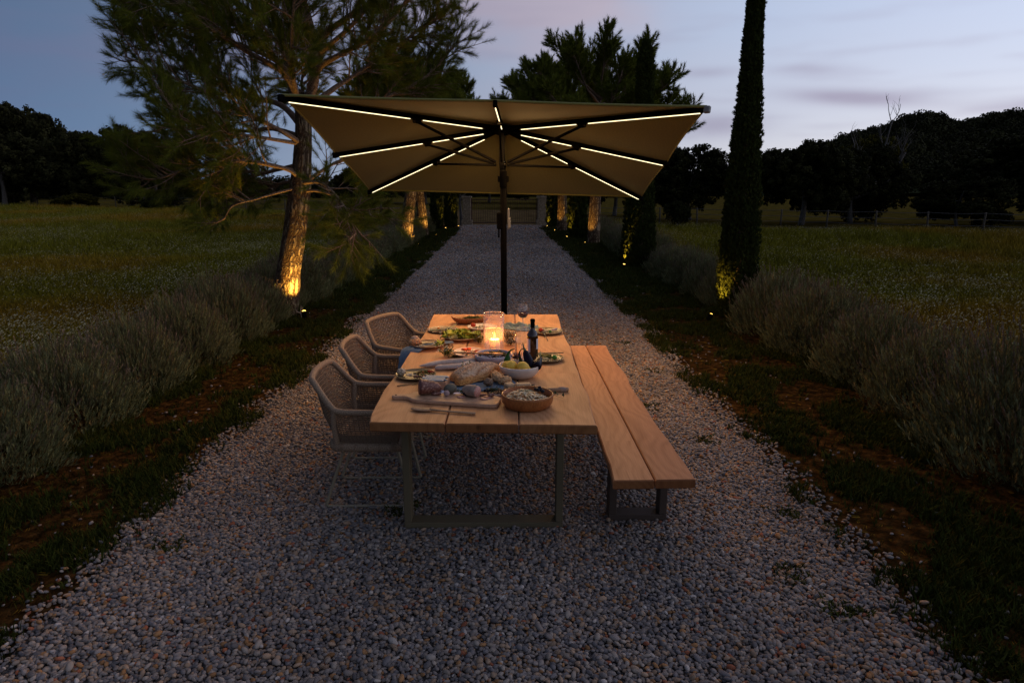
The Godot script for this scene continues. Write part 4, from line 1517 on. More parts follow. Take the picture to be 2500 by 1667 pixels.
func build_verge_plants() -> void:
	var nz := FastNoiseLite.new(); nz.seed = 61; nz.frequency = 0.95; nz.fractal_octaves = 3
	var r := RandomNumberGenerator.new(); r.seed = 62
	var wg: Array[Transform3D] = []
	var cg := PackedColorArray()
	var wl: Array[Transform3D] = []
	var cl := PackedColorArray()
	for i in 120000:
		var side := -1.0 if r.randf() < 0.5 else 1.0
		var d := 1.6 + 30.0 * pow(r.randf(), 1.7)
		var edge := path_edge(-d, side)
		var x := lerpf(edge - side * 0.05, side * 3.55, r.randf())
		var q := nz.get_noise_2d(x * 1.3, d * 0.9) + 0.34 * smoothstep(7.0, 14.0, d)
		if side > 0.0: q += 0.03
		var thick := smoothstep(-0.10, 0.42, q)
		if r.randf() > thick + 0.025:
			continue
		var s := r.randf_range(0.40, 0.95) * (1.0 + d * 0.02)
		var tf := Transform3D(Basis(Vector3.UP, r.randf() * TAU).scaled_local(Vector3(s, s * r.randf_range(0.7, 1.2), s)), Vector3(x, 0.004, -d))
		var tone := r.randf_range(0.6, 1.25)
		if r.randf() < 0.80:
			wg.append(tf)
			cg.append(Color(0.9, 1.0, 0.85) * tone if r.randf() < 0.85 else Color(1.7, 1.2, 0.9) * tone)
		else:
			wl.append(tf)
			cl.append(Color(1, 1, 1) * tone)
	# a few tufts in the gravel itself
	for p in [[-0.62, -3.78], [1.42, -3.05], [1.52, -4.9], [1.25, -5.7], [-1.85, -3.35], [1.55, -2.75], [1.45, -8.2], [1.62, -3.7], [-1.1, -26.0], [-0.6, -24.0], [1.2, -21.0], [1.58, -6.9]]:
		for k in 16:
			var s := r.randf_range(0.5, 0.9)
			var at := Vector3(p[0] + r.randf_range(-0.09, 0.09), 0.008, p[1] + r.randf_range(-0.09, 0.09))
			wl.append(Transform3D(Basis(Vector3.UP, r.randf() * TAU).scaled_local(Vector3(s, s, s)), at))
			cl.append(Color(1, 1, 1) * r.randf_range(0.7, 1.3))
	tag(scatter("verge_grass", grass_clump(63, 12, 0.085, 0.006, 0.06, 0.6), M.weed, wg, cg, self), "short patchy grass on the bare soil of the verges", "grass", "", "stuff")
	tag(scatter("verge_weeds", grass_clump(64, 11, 0.045, 0.013, 0.05, 1.1), M.weed, wl, cl, self), "low broad leaved weeds in patches along the drive", "weeds", "", "stuff")
	# dry litter
	var wd: Array[Transform3D] = []
	var cd := PackedColorArray()
	for i in 4200:
		var side := -1.0 if r.randf() < 0.5 else 1.0
		var d := 1.8 + 12.0 * pow(r.randf(), 1.4)
		var x := lerpf(path_edge(-d, side), side * 3.5, r.randf())
		var s := r.randf_range(0.6, 1.2)
		wd.append(Transform3D(Basis.from_euler(Vector3(PI / 2 + r.randf_range(-0.2, 0.2), r.randf() * TAU, 0)).scaled_local(Vector3(s, s, s)), Vector3(x, 0.008, -d)))
		cd.append(Color(1.5, 1.1, 1.3) * r.randf_range(0.3, 1.0))
	tag(scatter("dry_litter", grass_clump(65, 3, 0.07, 0.004, 0.03, 0.3), M.grass, wd, cd, self), "dry stalks lying on the verge soil", "plant litter", "", "stuff")


# ------------------------------------------------------------------ table and bench
# a plank between two edges given as (x, z) from the near end to the far end
func plank(a: Array, b: Array, y0: float, y1: float, base: Vector3, bev := 0.006) -> ArrayMesh:
	var line := PackedVector2Array()
	for p in smooth_line(a):
		line.append(p - Vector2(base.x, base.z))
	var back := smooth_line(b)
	back.reverse()
	for p in back:
		line.append(p - Vector2(base.x, base.z))
	var st := geo(false)
	slab(st, line, y0 - base.y, y1 - base.y, bev, Color(0.50, 0.40, 0.30))
	return done(st)


func smooth_line(a: Array) -> Array:
	var v := []
	for p in a:
		v.append(Vector3(p[0], 0, p[1]))
	if a.size() > 2:
		v = spline(v, 5)
	var out := []
	for p in v:
		out.append(Vector2(p.x, p.z))
	return out


func leg_loop(x0: float, x1: float, z: float, depth: float, bar: float, y1: float, base: Vector3) -> ArrayMesh:
	# a flat steel bar bent into a rectangle, standing on its lower side
	var st := geo(false)
	var c := Vector3((x0 + x1) * 0.5, 0, z) - base
	var w := x1 - x0
	box(st, c + Vector3(0, 0.008 + bar * 0.5, 0), Vector3(w, bar, depth), 0.003)
	box(st, c + Vector3(0, y1 - 0.008, 0), Vector3(w, 0.016, depth), 0.002)
	for s in [-1.0, 1.0]:
		box(st, c + Vector3(s * (w - bar) * 0.5, (0.008 + bar + y1 - 0.016) * 0.5, 0), Vector3(bar - 0.002, y1 - 0.016 - bar - 0.008, depth - 0.003), 0.003)
	return done(st)


func build_table() -> void:
	var base := Vector3(-0.12, 0, -4.75)
	var t := thing("dining_table", "long oak dining table with wavy natural edges laid with food", "table", base)
	var L := [[-0.691, -3.275], [-0.708, -3.412], [-0.714, -3.656], [-0.717, -3.873], [-0.705, -4.083], [-0.697, -4.39], [-0.694, -4.7], [-0.683, -4.99], [-0.665, -5.333], [-0.664, -5.725], [-0.671, -5.897], [-0.675, -6.128], [-0.676, -6.262]]
	var R := [[0.453, -3.215], [0.451, -3.3], [0.458, -3.52], [0.469, -3.737], [0.459, -3.95], [0.464, -4.25], [0.463, -4.446], [0.473, -4.793], [0.479, -4.93], [0.467, -5.181], [0.464, -5.592], [0.476, -5.932], [0.477, -6.245]]
	var g1 := [[-0.308, -3.25], [-0.300, -4.0], [-0.296, -4.95], [-0.288, -6.255]]
	var g2 := [[0.063, -3.235], [0.069, -4.0], [0.073, -4.95], [0.080, -6.25]]
	var off := func(a: Array, d: float) -> Array:
		var o := []
		for p in a: o.append([p[0] + d, p[1]])
		return o
	obj("plank", plank(L, off.call(g1, -0.003), TOP - 0.05, TOP, base), M.oak, t)
	obj("plank", plank(off.call(g1, 0.003), off.call(g2, -0.003), TOP - 0.05, TOP, base), M.oak_b, t)
	obj("plank", plank(off.call(g2, 0.003), R, TOP - 0.05, TOP, base), M.oak_c, t)
	for z in [-3.60, -5.92]:
		obj("leg", leg_loop(-0.580, 0.320, z, 0.10, 0.042, TOP - 0.051, base), M.taupe_metal, t)


func build_bench() -> void:
	var base := Vector3(0.75, 0, -4.72)
	var t := thing("bench", "long two plank oak bench with wavy outer edge beside the table", "bench", base)
	var L := [[0.540, -3.205], [0.553, -3.40], [0.552, -3.60], [0.556, -3.829], [0.560, -4.3], [0.572, -4.9], [0.585, -5.5], [0.598, -6.212]]
	var R := [[0.962, -3.215], [0.963, -3.445], [0.955, -3.59], [0.953, -3.78], [0.939, -4.09], [0.941, -4.45], [0.930, -4.803], [0.948, -5.193], [0.935, -5.509], [0.926, -5.84], [0.936, -6.217]]
	obj("plank", plank(L, [[0.750, -3.207], [0.740, -6.213]], 0.41, 0.46, base), M.oak_d, t)
	obj("plank", plank([[0.757, -3.210], [0.747, -6.215]], R, 0.41, 0.46, base), M.oak_e, t)
	for z in [-3.68, -5.80]:
		obj("leg", leg_loop(0.592, 0.930, z, 0.10, 0.046, 0.409, base), M.bench_metal, t)


# ------------------------------------------------------------------ chairs
func make_chair(label: String) -> Node3D:
	# faces +x; the frame, its ropes and a bent steel sled
	var t := thing("woven_armchair", label, "chair", Vector3.ZERO, 0.0, "woven rope armchairs along the table")
	var half := [Vector3(0.225, 0.43, 0.262), Vector3(0.250, 0.54, 0.282), Vector3(0.215, 0.622, 0.286), Vector3(0.04, 0.632, 0.287), Vector3(-0.115, 0.638, 0.284), Vector3(-0.175, 0.672, 0.272), Vector3(-0.262, 0.785, 0.232), Vector3(-0.292, 0.812, 0.185)]
	var loop := half.duplicate()
	loop.append(Vector3(-0.312, 0.818, 0.0))
	for i in range(half.size() - 1, -1, -1):
		loop.append(half[i] * Vector3(1, 1, -1))
	var st := geo()
	tube(st, spline(loop, 6), [0.0185], 10)
	obj("arm_rail", done(st), M.rope, t)
	for s in [1.0, -1.0]:
		st = geo()
		tube(st, spline([Vector3(-0.150, 0.648, 0.279 * s), Vector3(-0.158, 0.55, 0.266 * s), Vector3(-0.148, 0.41, 0.250 * s)], 4), [0.0175], 10)
		obj("back_post", done(st), M.rope, t)
	# seat rail: a rope-bound oval bar round the seat
	var ring := []
	for c in [[0.17, 0.195, 0.0], [-0.11, 0.185, PI / 2], [-0.11, -0.185, PI], [0.17, -0.195, 3 * PI / 2]]:
		for k in 5:
			var a: float = c[2] + k * PI / 8.0
			ring.append(Vector3(c[0] + 0.07 * cos(a), 0.412, c[1] + 0.07 * sin(a)))
	ring.append(ring[0])
	ring.append(ring[1])
	st = geo()
	tube(st, ring, [0.027], 10, false)
	obj("seat_rail", done(st), M.rope, t)
	# cords bound round the seat rail stand proud of it
	st = geo()
	for i in ring.size() - 1:
		for k in 4:
			var p: Vector3 = ring[i].lerp(ring[i + 1], k / 4.0)
			var d: Vector3 = (ring[i + 1] - ring[i]).normalized()
			var o := d.cross(Vector3.UP)
			var q := []
			for m in 7:
				var a := -PI * 0.75 + m * PI * 0.75 / 3.0
				q.append(p - o * cos(a) * 0.0285 + Vector3(0, sin(a) * 0.0285, 0))
			tube(st, q, [0.0035], 4, false)
	var b := obj("seat_binding", done(st), M.rope, t)
	b.set_meta("kind", "stuff")
	# back and sides: cords strung from seat rail to arm rail, with cords woven across
	var T := [Vector3(0.222, 0.615, 0.282), Vector3(0.04, 0.630, 0.286), Vector3(-0.115, 0.636, 0.283), Vector3(-0.19, 0.690, 0.265), Vector3(-0.262, 0.783, 0.228), Vector3(-0.300, 0.812, 0.13), Vector3(-0.312, 0.818, 0.0)]
	var B := [Vector3(0.20, 0.425, 0.258), Vector3(0.06, 0.425, 0.258), Vector3(-0.085, 0.425, 0.252), Vector3(-0.135, 0.425, 0.232), Vector3(-0.166, 0.425, 0.180), Vector3(-0.178, 0.425, 0.09), Vector3(-0.180, 0.425, 0.0)]
	for i in range(5, -1, -1):
		T.append(T[i] * Vector3(1, 1, -1))
		B.append(B[i] * Vector3(1, 1, -1))
	var ts := spline(T, 6)
	var bs := spline(B, 6)
	st = geo()
	for i in ts.size():
		var bulge: Vector3 = ((ts[i] + bs[i]) * 0.5 - Vector3(0.05, 0.55, 0)) * Vector3(1, 0, 1) * 0.05
		tube(st, [bs[i], bs[i].lerp(ts[i], 0.5) + bulge, ts[i]], [0.0036], 4, false)
	for v in [0.03, 0.07, 0.11, 0.15, 0.19, 0.23, 0.27, 0.31, 0.36, 0.42, 0.48, 0.545, 0.61, 0.675, 0.74, 0.805, 0.87, 0.935]:
		var line := []
		for i in ts.size():
			var bulge: Vector3 = ((ts[i] + bs[i]) * 0.5 - Vector3(0.05, 0.55, 0)) * Vector3(1, 0, 1) * 0.05 * (1.0 - absf(v * 2.0 - 1.0))
			line.append(bs[i].lerp(ts[i], v) + bulge)
		tube(st, line, [0.0050 if v < 0.34 else 0.0036], 4, false)
	b = obj("woven_back", done(st), M.cord, t)
	b.set_meta("kind", "stuff")
	st = geo()
	for i in 38:
		var z := -0.245 + 0.49 * i / 37.0
		tube(st, [Vector3(-0.165, 0.412, z), Vector3(0.03, 0.398, z), Vector3(0.225, 0.412, z)], [0.0050], 4, false)
	for i in 26:
		var x := -0.155 + 0.37 * i / 25.0
		tube(st, [Vector3(x, 0.414, -0.25), Vector3(x, 0.401, 0), Vector3(x, 0.414, 0.25)], [0.0055], 4, false)
	b = obj("woven_seat", done(st), M.cord, t)
	b.set_meta("kind", "stuff")
	for s in [1.0, -1.0]:
		st = geo()
		var z: float = s * 0.205
		tube(st, spline([Vector3(-0.03, 0.388, z * 0.9), Vector3(-0.105, 0.384, z), Vector3(-0.135, 0.345, z), Vector3(-0.235, 0.06, z), Vector3(-0.243, 0.022, z), Vector3(-0.205, 0.014, z), Vector3(0.0, 0.014, z), Vector3(0.23, 0.014, z), Vector3(0.268, 0.022, z), Vector3(0.262, 0.06, z), Vector3(0.20, 0.345, z), Vector3(0.17, 0.384, z), Vector3(0.09, 0.388, z * 0.9)], 4), [0.0095], 8)
		obj("sled_leg", done(st), M.sled, t)
	return t


func build_chairs() -> void:
	var c := make_chair("woven rope armchair nearest the camera, pulled square to the table")
	c.position = Vector3(-0.84, 0.012, -4.02)   # the sleds stand on the stones
	copy(c, "woven_armchair", "woven rope armchair in the middle of the three", Vector3(-0.845, 0.012, -4.77))
	copy(c, "woven_armchair", "woven rope armchair turned at an angle, under the hanging blue napkin", Vector3(-0.80, 0.012, -5.57), deg_to_rad(-27.0))


# ------------------------------------------------------------------ parasol
func build_parasol() -> void:
	var base := Vector3(-0.02, 0, -6.8)
	var t := thing("parasol", "large tilted taupe parasol with lit ribs on a black mast", "parasol", base)
	var A := Vector3(-1.69, 2.555, -5.43) - base
	var B := Vector3(1.53, 2.475, -5.43) - base
	var C := Vector3(1.60, 1.765, -8.21) - base
	var D := Vector3(-1.60, 1.845, -8.21) - base
	var O := (A + B + C + D) * 0.25
	var n := (B - A).cross(D - A).normalized()
	if n.y < 0.0: n = -n
	var hub := O + n * 0.30
	var low := O - n * 0.035
	var edge := [A, (A + B) * 0.5, B, (B + C) * 0.5, C, (C + D) * 0.5, D, (D + A) * 0.5]
	# mast, tilt joint, base
	var st := geo(false)
	box(st, Vector3(0, 0.035, 0), Vector3(0.62, 0.07, 0.62), 0.01)
	obj("base_plate", done(st), M.black_metal, t)
	st = geo()
	tube(st, [Vector3(0, 0.07, 0), Vector3(0, 0.55, 0)], [0.040], 16)
	obj("base_sleeve", done(st), M.black_metal, t)
	st = geo()
	tube(st, [Vector3(0, 0.5, 0), Vector3(-0.005, 1.96, 0)], [0.031], 18)
	obj("mast", done(st), M.black_metal, t)
	var joint := Vector3(-0.006, 1.98, 0)
	st = geo(false)
	box(st, joint, Vector3(0.070, 0.17, 0.075), 0.012)
	box(st, joint + Vector3(0.043, 0.0, 0), Vector3(0.02, 0.06, 0.06), 0.006)
	box(st, joint + Vector3(-0.043, 0.0, 0), Vector3(0.02, 0.06, 0.06), 0.006)
	obj("tilt_joint", done(st), M.black_metal, t)
	st = geo()
	tube(st, [joint, low, hub + n * 0.04], [0.026], 14)
	obj("upper_mast", done(st), M.black_metal, t)
	st = geo(false)
	box(st, Vector3(-0.045, 1.58, 0.01), Vector3(0.05, 0.16, 0.06), 0.01)
	var cr := obj("crank_box", done(st), M.black_metal, t)
	st = geo()
	tube(st, [Vector3(-0.05, 1.42, 0.03), Vector3(-0.05, 1.50, 0.03), Vector3(-0.05, 1.52, 0.0)], [0.008], 8)
	obj("crank_handle", done(st), M.black_metal, cr)
	st = geo(false)
	box(st, Vector3(0.046, 1.60, 0.02), Vector3(0.022, 0.20, 0.02), 0.004)
	box(st, Vector3(0.050, 1.56, 0.02), Vector3(0.030, 0.10, 0.03), 0.006)
	obj("switch_box", done(st), M.grey_plastic, t)
	# hubs
	st = geo()
	var by := turned(n)
	var lt := func(prof: Array, at: Vector3) -> void:
		var rows := []
		for p in prof:
			var row := []
			for s in 20:
				var a := TAU * s / 20.0
				row.append(at + by * Vector3(cos(a) * p.x, p.y, sin(a) * p.x))
			rows.append(row)
		sheet(st, rows, true)
	lt.call([Vector2(0.0, -0.03), Vector2(0.075, -0.03), Vector2(0.09, -0.015), Vector2(0.09, 0.02), Vector2(0.0, 0.03)], hub - n * 0.01)
	obj("top_hub", done(st), M.black_metal, t)
	st = geo()
	lt.call([Vector2(0.0, -0.045), Vector2(0.05, -0.045), Vector2(0.082, -0.02), Vector2(0.082, 0.025), Vector2(0.0, 0.035)], low)
	obj("sliding_hub", done(st), M.black_metal, t)
	st = geo()
	lt.call([Vector2(0.0, 0.0), Vector2(0.02, 0.0), Vector2(0.028, 0.03), Vector2(0.018, 0.06), Vector2(0.0, 0.068)], hub + n * 0.05)
	obj("finial", done(st), M.black_metal, t)
	# cloth: eight panels, each a thin double skin sagging a little between its ribs
	var apex := hub + n * 0.055
	for k in 8:
		var p: Vector3 = edge[k] + n * 0.035
		var q: Vector3 = edge[(k + 1) % 8] + n * 0.035
		st = geo()
		var m := 14
		for side in [0.0, -0.004]:
			var rows := []
			for i in m + 1:
				var f := float(i) / m
				var row := []
				for j in m + 1:
					var g := float(j) / m
					var e := p.lerp(q, g)
					var sag := -0.030 * sin(PI * f) * sin(PI * g) * f
					# the hem draws in slightly between the rib ends
					e += (O - e) * 0.012 * sin(PI * g) * f
					row.append(apex.lerp(e, f) + n * (sag + side))
				rows.append(row)
			sheet(st, rows, false, side < 0.0)
		obj("canopy_panel", done(st), M.canopy, t)
		# hem
		st = geo()
		var line := []
		for j in 13:
			var g := j / 12.0
			var e := p.lerp(q, g)
			line.append(e + (O - e) * 0.012 * sin(PI * g) + n * -0.008)
		tube(st, line, [0.007], 5, false, Vector2(0.6, 1.6))
		obj("hem", done(st), M.canopy, t)
	# vent cap over the apex
	st = geo()
	for k in 8:
		var p: Vector3 = (apex + n * 0.05).lerp(edge[k] + n * 0.09, 0.22)
		var q: Vector3 = (apex + n * 0.05).lerp(edge[(k + 1) % 8] + n * 0.09, 0.22)
		sheet(st, [[apex + n * 0.05, apex + n * 0.05], [p, q]])
		sheet(st, [[apex + n * 0.046, apex + n * 0.046], [p - n * 0.004, q - n * 0.004]], false, true)
	obj("vent_cap", done(st), M.canopy, t)
	# ribs with light strips, struts
	for k in 8:
		var e: Vector3 = edge[k]
		var d := (e - hub).normalized()
		var length := hub.distance_to(e)
		var side := d.cross(n).normalized()
		var up := side.cross(d).normalized()
		if up.dot(n) < 0.0:
			up = -up
			side = -side
		var b := Basis(side, up, side.cross(up))
		# its long axis runs along d
		var along := b.z * (1.0 if b.z.dot(d) > 0.0 else -1.0)
		st = geo(false)
		box(st, hub.lerp(e, 0.5) + along * 0.03 + up * 0.004, Vector3(0.022, 0.042, length - 0.06), 0.003, b)
		var rib := obj("rib", done(st), M.black_metal, t)
		st = geo(false)
		box(st, e + up * 0.004, Vector3(0.034, 0.052, 0.05), 0.006, b)
		obj("end_cap", done(st), M.grey_plastic if k == 2 else M.black_metal, rib)
		var f0 := 0.45
		st = geo(false)
		box(st, hub.lerp(e, f0) - up * 0.026, Vector3(0.05, 0.045, 0.07), 0.008, b)
		obj("strut_bracket", done(st), M.black_metal, rib)
		for span in [[0.115, f0 - 0.03], [f0 + 0.03, 0.975]]:
			var a0: Vector3 = hub.lerp(e, span[0]) - up * 0.0205
			var a1: Vector3 = hub.lerp(e, span[1]) - up * 0.0205
			st = geo(false)
			box(st, (a0 + a1) * 0.5, Vector3(0.0085, 0.006, a0.distance_to(a1)), 0.0015, b)
			obj("light_strip", done(st), M.led, rib)
			var l := AreaLight3D.new()
			l.name = "strip_light"
			l.area_size = Vector2(0.013, a0.distance_to(a1))
			l.area_normalize_energy = true
			l.light_color = Color(1.0, 0.79, 0.53)
			l.light_energy = LED_ENERGY
			l.area_range = 30.0
			l.area_attenuation = 2.0
			l.shadow_enabled = true
			rib.add_child(l, true)
			# an area light shines along its -z
			var z := up
			l.transform = Transform3D(Basis(along.cross(z).normalized() * -1.0, along, z).orthonormalized(), (a0 + a1) * 0.5 - up * 0.008)
		st = geo(false)
		var s0 := low + (e - O).normalized() * 0.075
		var s1 := hub.lerp(e, f0) - up * 0.036
		var sd := (s1 - s0).normalized()
		var sb := Basis(side, sd.cross(side).normalized(), sd)
		box(st, (s0 + s1) * 0.5, Vector3(0.018, 0.024, s0.distance_to(s1)), 0.003, Basis(sb.x, sb.y, sb.x.cross(sb.y)))
		obj("strut", done(st), M.black_metal, t)

const LED_ENERGY := 0.55


# ------------------------------------------------------------------ garden spotlights
func uplight(label: String, at: Vector3, target: Vector3, energy: float, angle := 32.0) -> void:
	var t := thing("garden_spotlight", label, "spotlight", Vector3(at.x, 0, at.z), 0.0, "spotlights under the trees")
	var c := Vector3(0, at.y, 0)
	var d := (target - at).normalized()
	var b := turned(d)
	var st := geo()
	tube(st, [Vector3(0, -0.05, 0), Vector3(0, 0.0, 0), c - d * 0.05], [0.003, 0.012, 0.012], 8)
	obj("spike", done(st), M.black_metal, t)
	st = geo()
	var rows := []
	for p in [Vector2(0.0, -0.085), Vector2(0.026, -0.08), Vector2(0.032, -0.06), Vector2(0.036, 0.012), Vector2(0.033, 0.012), Vector2(0.032, -0.004), Vector2(0.0, -0.004)]:
		var row := []
		for s in 16:
			var a := TAU * s / 16.0
			row.append(c + b * Vector3(cos(a) * p.x, p.y, sin(a) * p.x))
		rows.append(row)
	sheet(st, rows, true)
	obj("housing", done(st), M.black_metal, t)
	st = geo()
	rows = []
	for p in [Vector2(0.0, 0.0), Vector2(0.032, 0.001), Vector2(0.033, 0.010), Vector2(0.022, 0.022), Vector2(0.0, 0.026)]:
		var row := []
		for s in 16:
			var a := TAU * s / 16.0
			row.append(c + b * Vector3(cos(a) * p.x, p.y, sin(a) * p.x))
		rows.append(row)
	sheet(st, rows, true)
	obj("lamp_lens", done(st), M.lens, t)
	var l := SpotLight3D.new()
	l.name = "spot_light"
	l.light_color = Color(1.0, 0.78, 0.36)
	l.light_energy = energy
	l.light_size = 0.03
	l.spot_angle = angle
	l.spot_angle_attenuation = 0.8
	l.spot_range = 40.0
	l.spot_attenuation = 2.0
	l.shadow_enabled = true
	t.add_child(l, true)
	l.position = c + d * 0.045
	l.basis = Basis.looking_at(d, Vector3.RIGHT if absf(d.y) > 0.9 else Vector3.UP)


func build_uplights() -> void:
	var tw := thing("bare_twig", "small pale twig standing brightly lit beside the pine spotlight", "twig", Vector3(-3.03, 0, -9.95))
	var ts := geo()
	for q in [[Vector3(0, 0, 0), Vector3(-0.01, 0.10, 0), Vector3(0.01, 0.20, 0.01)], [Vector3(-0.01, 0.09, 0), Vector3(-0.06, 0.11, 0.01), Vector3(-0.075, 0.15, 0.01)], [Vector3(0, 0.08, 0), Vector3(0.04, 0.09, 0.01), Vector3(0.055, 0.13, 0.0)], [Vector3(0.0, 0.14, 0), Vector3(0.025, 0.155, 0), Vector3(0.03, 0.17, 0)]]:
		tube(ts, q, [0.006, 0.004, 0.002], 5)
	obj("stem", done(ts), M.linen, tw)
	uplight("spotlight glaring at the foot of the large pine", Vector3(-2.96, 0.12, -9.86), Vector3(-3.20, 1.9, -10.22), 4.6, 48.0)
	uplight("spotlight under the tall slender cypress", Vector3(2.95, 0.10, -9.65), Vector3(3.12, 0.40, -9.80), 2.6, 20.0)
	uplight("spotlight under the broad cypress", Vector3(2.80, 0.10, -16.15), Vector3(2.87, 1.3, -16.32), 2.6, 18.0)
	uplight("spotlight under the first small pine past the big one", Vector3(-2.78, 0.10, -22.0), Vector3(-3.26, 1.5, -22.9), 3.0, 38.0)
	uplight("spotlight under the curved pine past the big one", Vector3(-2.65, 0.10, -26.2), Vector3(-3.3, 1.5, -27.1), 3.0, 38.0)
	uplight("spotlight at the round pine behind the broad cypress", Vector3(2.60, 0.10, -22.6), Vector3(2.85, 1.5, -23.3), 2.4, 30.0)
	uplight("spotlight at the cypress between two pine trunks", Vector3(2.24, 0.10, -25.3), Vector3(2.38, 1.1, -25.6), 2.0, 22.0)
	uplight("spotlight at the round pine nearest the gate", Vector3(2.05, 0.10, -29.1), Vector3(2.32, 1.5, -29.7), 2.4, 30.0)
	uplight("spotlight at the cypress by the clear gate pillar", Vector3(1.93, 0.10, -32.3), Vector3(2.03, 1.1, -32.6), 1.8, 22.0)
	uplight("spotlight at the nearer cypress across from the clear pillar", Vector3(-2.68, 0.10, -30.7), Vector3(-2.80, 1.2, -30.9), 1.8, 22.0)
	uplight("spotlight at the farther cypress across from the clear pillar", Vector3(-2.22, 0.10, -32.3), Vector3(-2.34, 1.2, -32.5), 1.8, 22.0)



# ------------------------------------------------------------------ things on the table
func on_table(x: float, z: float, up := 0.0) -> Vector3:
	return Vector3(x, TOP + 0.0005 + up, z)


func dish(r: float, h: float, foot: float, lip := 0.006, seg := 40, wob := 0.0, sx := 1.0, sz := 1.0) -> ArrayMesh:
	# a plate or bowl: outside up to the rim, then down the inside
	var st := geo()
	var p := [Vector2(0.0, 0.0), Vector2(foot, 0.0), Vector2(foot * 1.02, 0.003)]
	for i in range(1, 9):
		var f := i / 8.0
		p.append(Vector2(lerpf(foot * 1.02, r, sin(f * PI / 2) if h > 0.04 else pow(f, 0.8)), 0.003 + (h - 0.003) * (pow(f, 1.6) if h > 0.04 else f * f)))
	p.append(Vector2(r - lip * 0.5, h + lip * 0.35))
	p.append(Vector2(r - lip, h))
	for i in range(7, -1, -1):
		var f := i / 8.0
		p.append(Vector2(maxf(lerpf(foot * 1.02, r, sin(f * PI / 2) if h > 0.04 else pow(f, 0.8)) - lip, 0.0), lip * 0.8 + 0.003 + (h - lip * 0.8 - 0.003) * (pow(f, 1.6) if h > 0.04 else f * f)))
	p.append(Vector2(0.0, lip * 0.8 + 0.002))
	lathe(st, p, seg, Vector3.ZERO, sx, sz, wob)
	return done(st)


func dip(r: float, h: float, foot: float, d: float) -> float:   # height of the inside of a low dish at distance d
	return 0.009


func rod(st: SurfaceTool, a: Vector3, b: Vector3, r0: float, r1: float, sides := 8, flat := Vector2.ONE) -> void:
	tube(st, [a, a.lerp(b, 0.5), b], [r0, (r0 + r1) * 0.5, r1], sides, true, flat)


# a crumpled cloth along a path: across runs over its width, folds lift it
func cloth(path: Array, width: Array, folds: float, amp: float, seed_: int, lay := 0.003) -> ArrayMesh:
	var n := FastNoiseLite.new(); n.seed = seed_; n.frequency = 9.0; n.fractal_octaves = 3
	var pts := spline(path, 10)
	var m := 26
	var st := geo()
	for side in 2:
		var rows := []
		for i in pts.size():
			var f := float(i) / (pts.size() - 1)
			var d: Vector3 = pts[mini(i + 1, pts.size() - 1)] - pts[maxi(i - 1, 0)]
			var across := d.cross(Vector3.UP).normalized()
			var k := f * (width.size() - 1)
			var w: float = lerpf(width[int(k)], width[mini(int(k) + 1, width.size() - 1)], k - int(k))
			var row := []
			for j in m + 1:
				var g := float(j) / m
				var u := (g - 0.5) * 2.0
				var q: Vector3 = pts[i] + across * u * w * 0.5 * (1.0 + 0.10 * n.get_noise_2d(f * 4.0, 9.0 + u))
				var lift := amp * (0.5 + 0.5 * sin(g * PI * folds + f * 2.2 + n.get_noise_2d(f * 0.3, g * 0.2) * 4.0)) * (0.55 + 0.45 * n.get_noise_2d(f * 0.5 + 3.0, g * 0.4)) * sin(PI * clampf(g, 0.02, 0.98)) * (0.4 + 0.6 * sin(PI * clampf(f, 0.08, 0.92)))
				q.y += lay + maxf(lift, 0.0) + (0.0022 if side == 0 else 0.0)
				row.append(q)
			rows.append(row)
		sheet(st, rows, false, side == 1)
	return done(st)


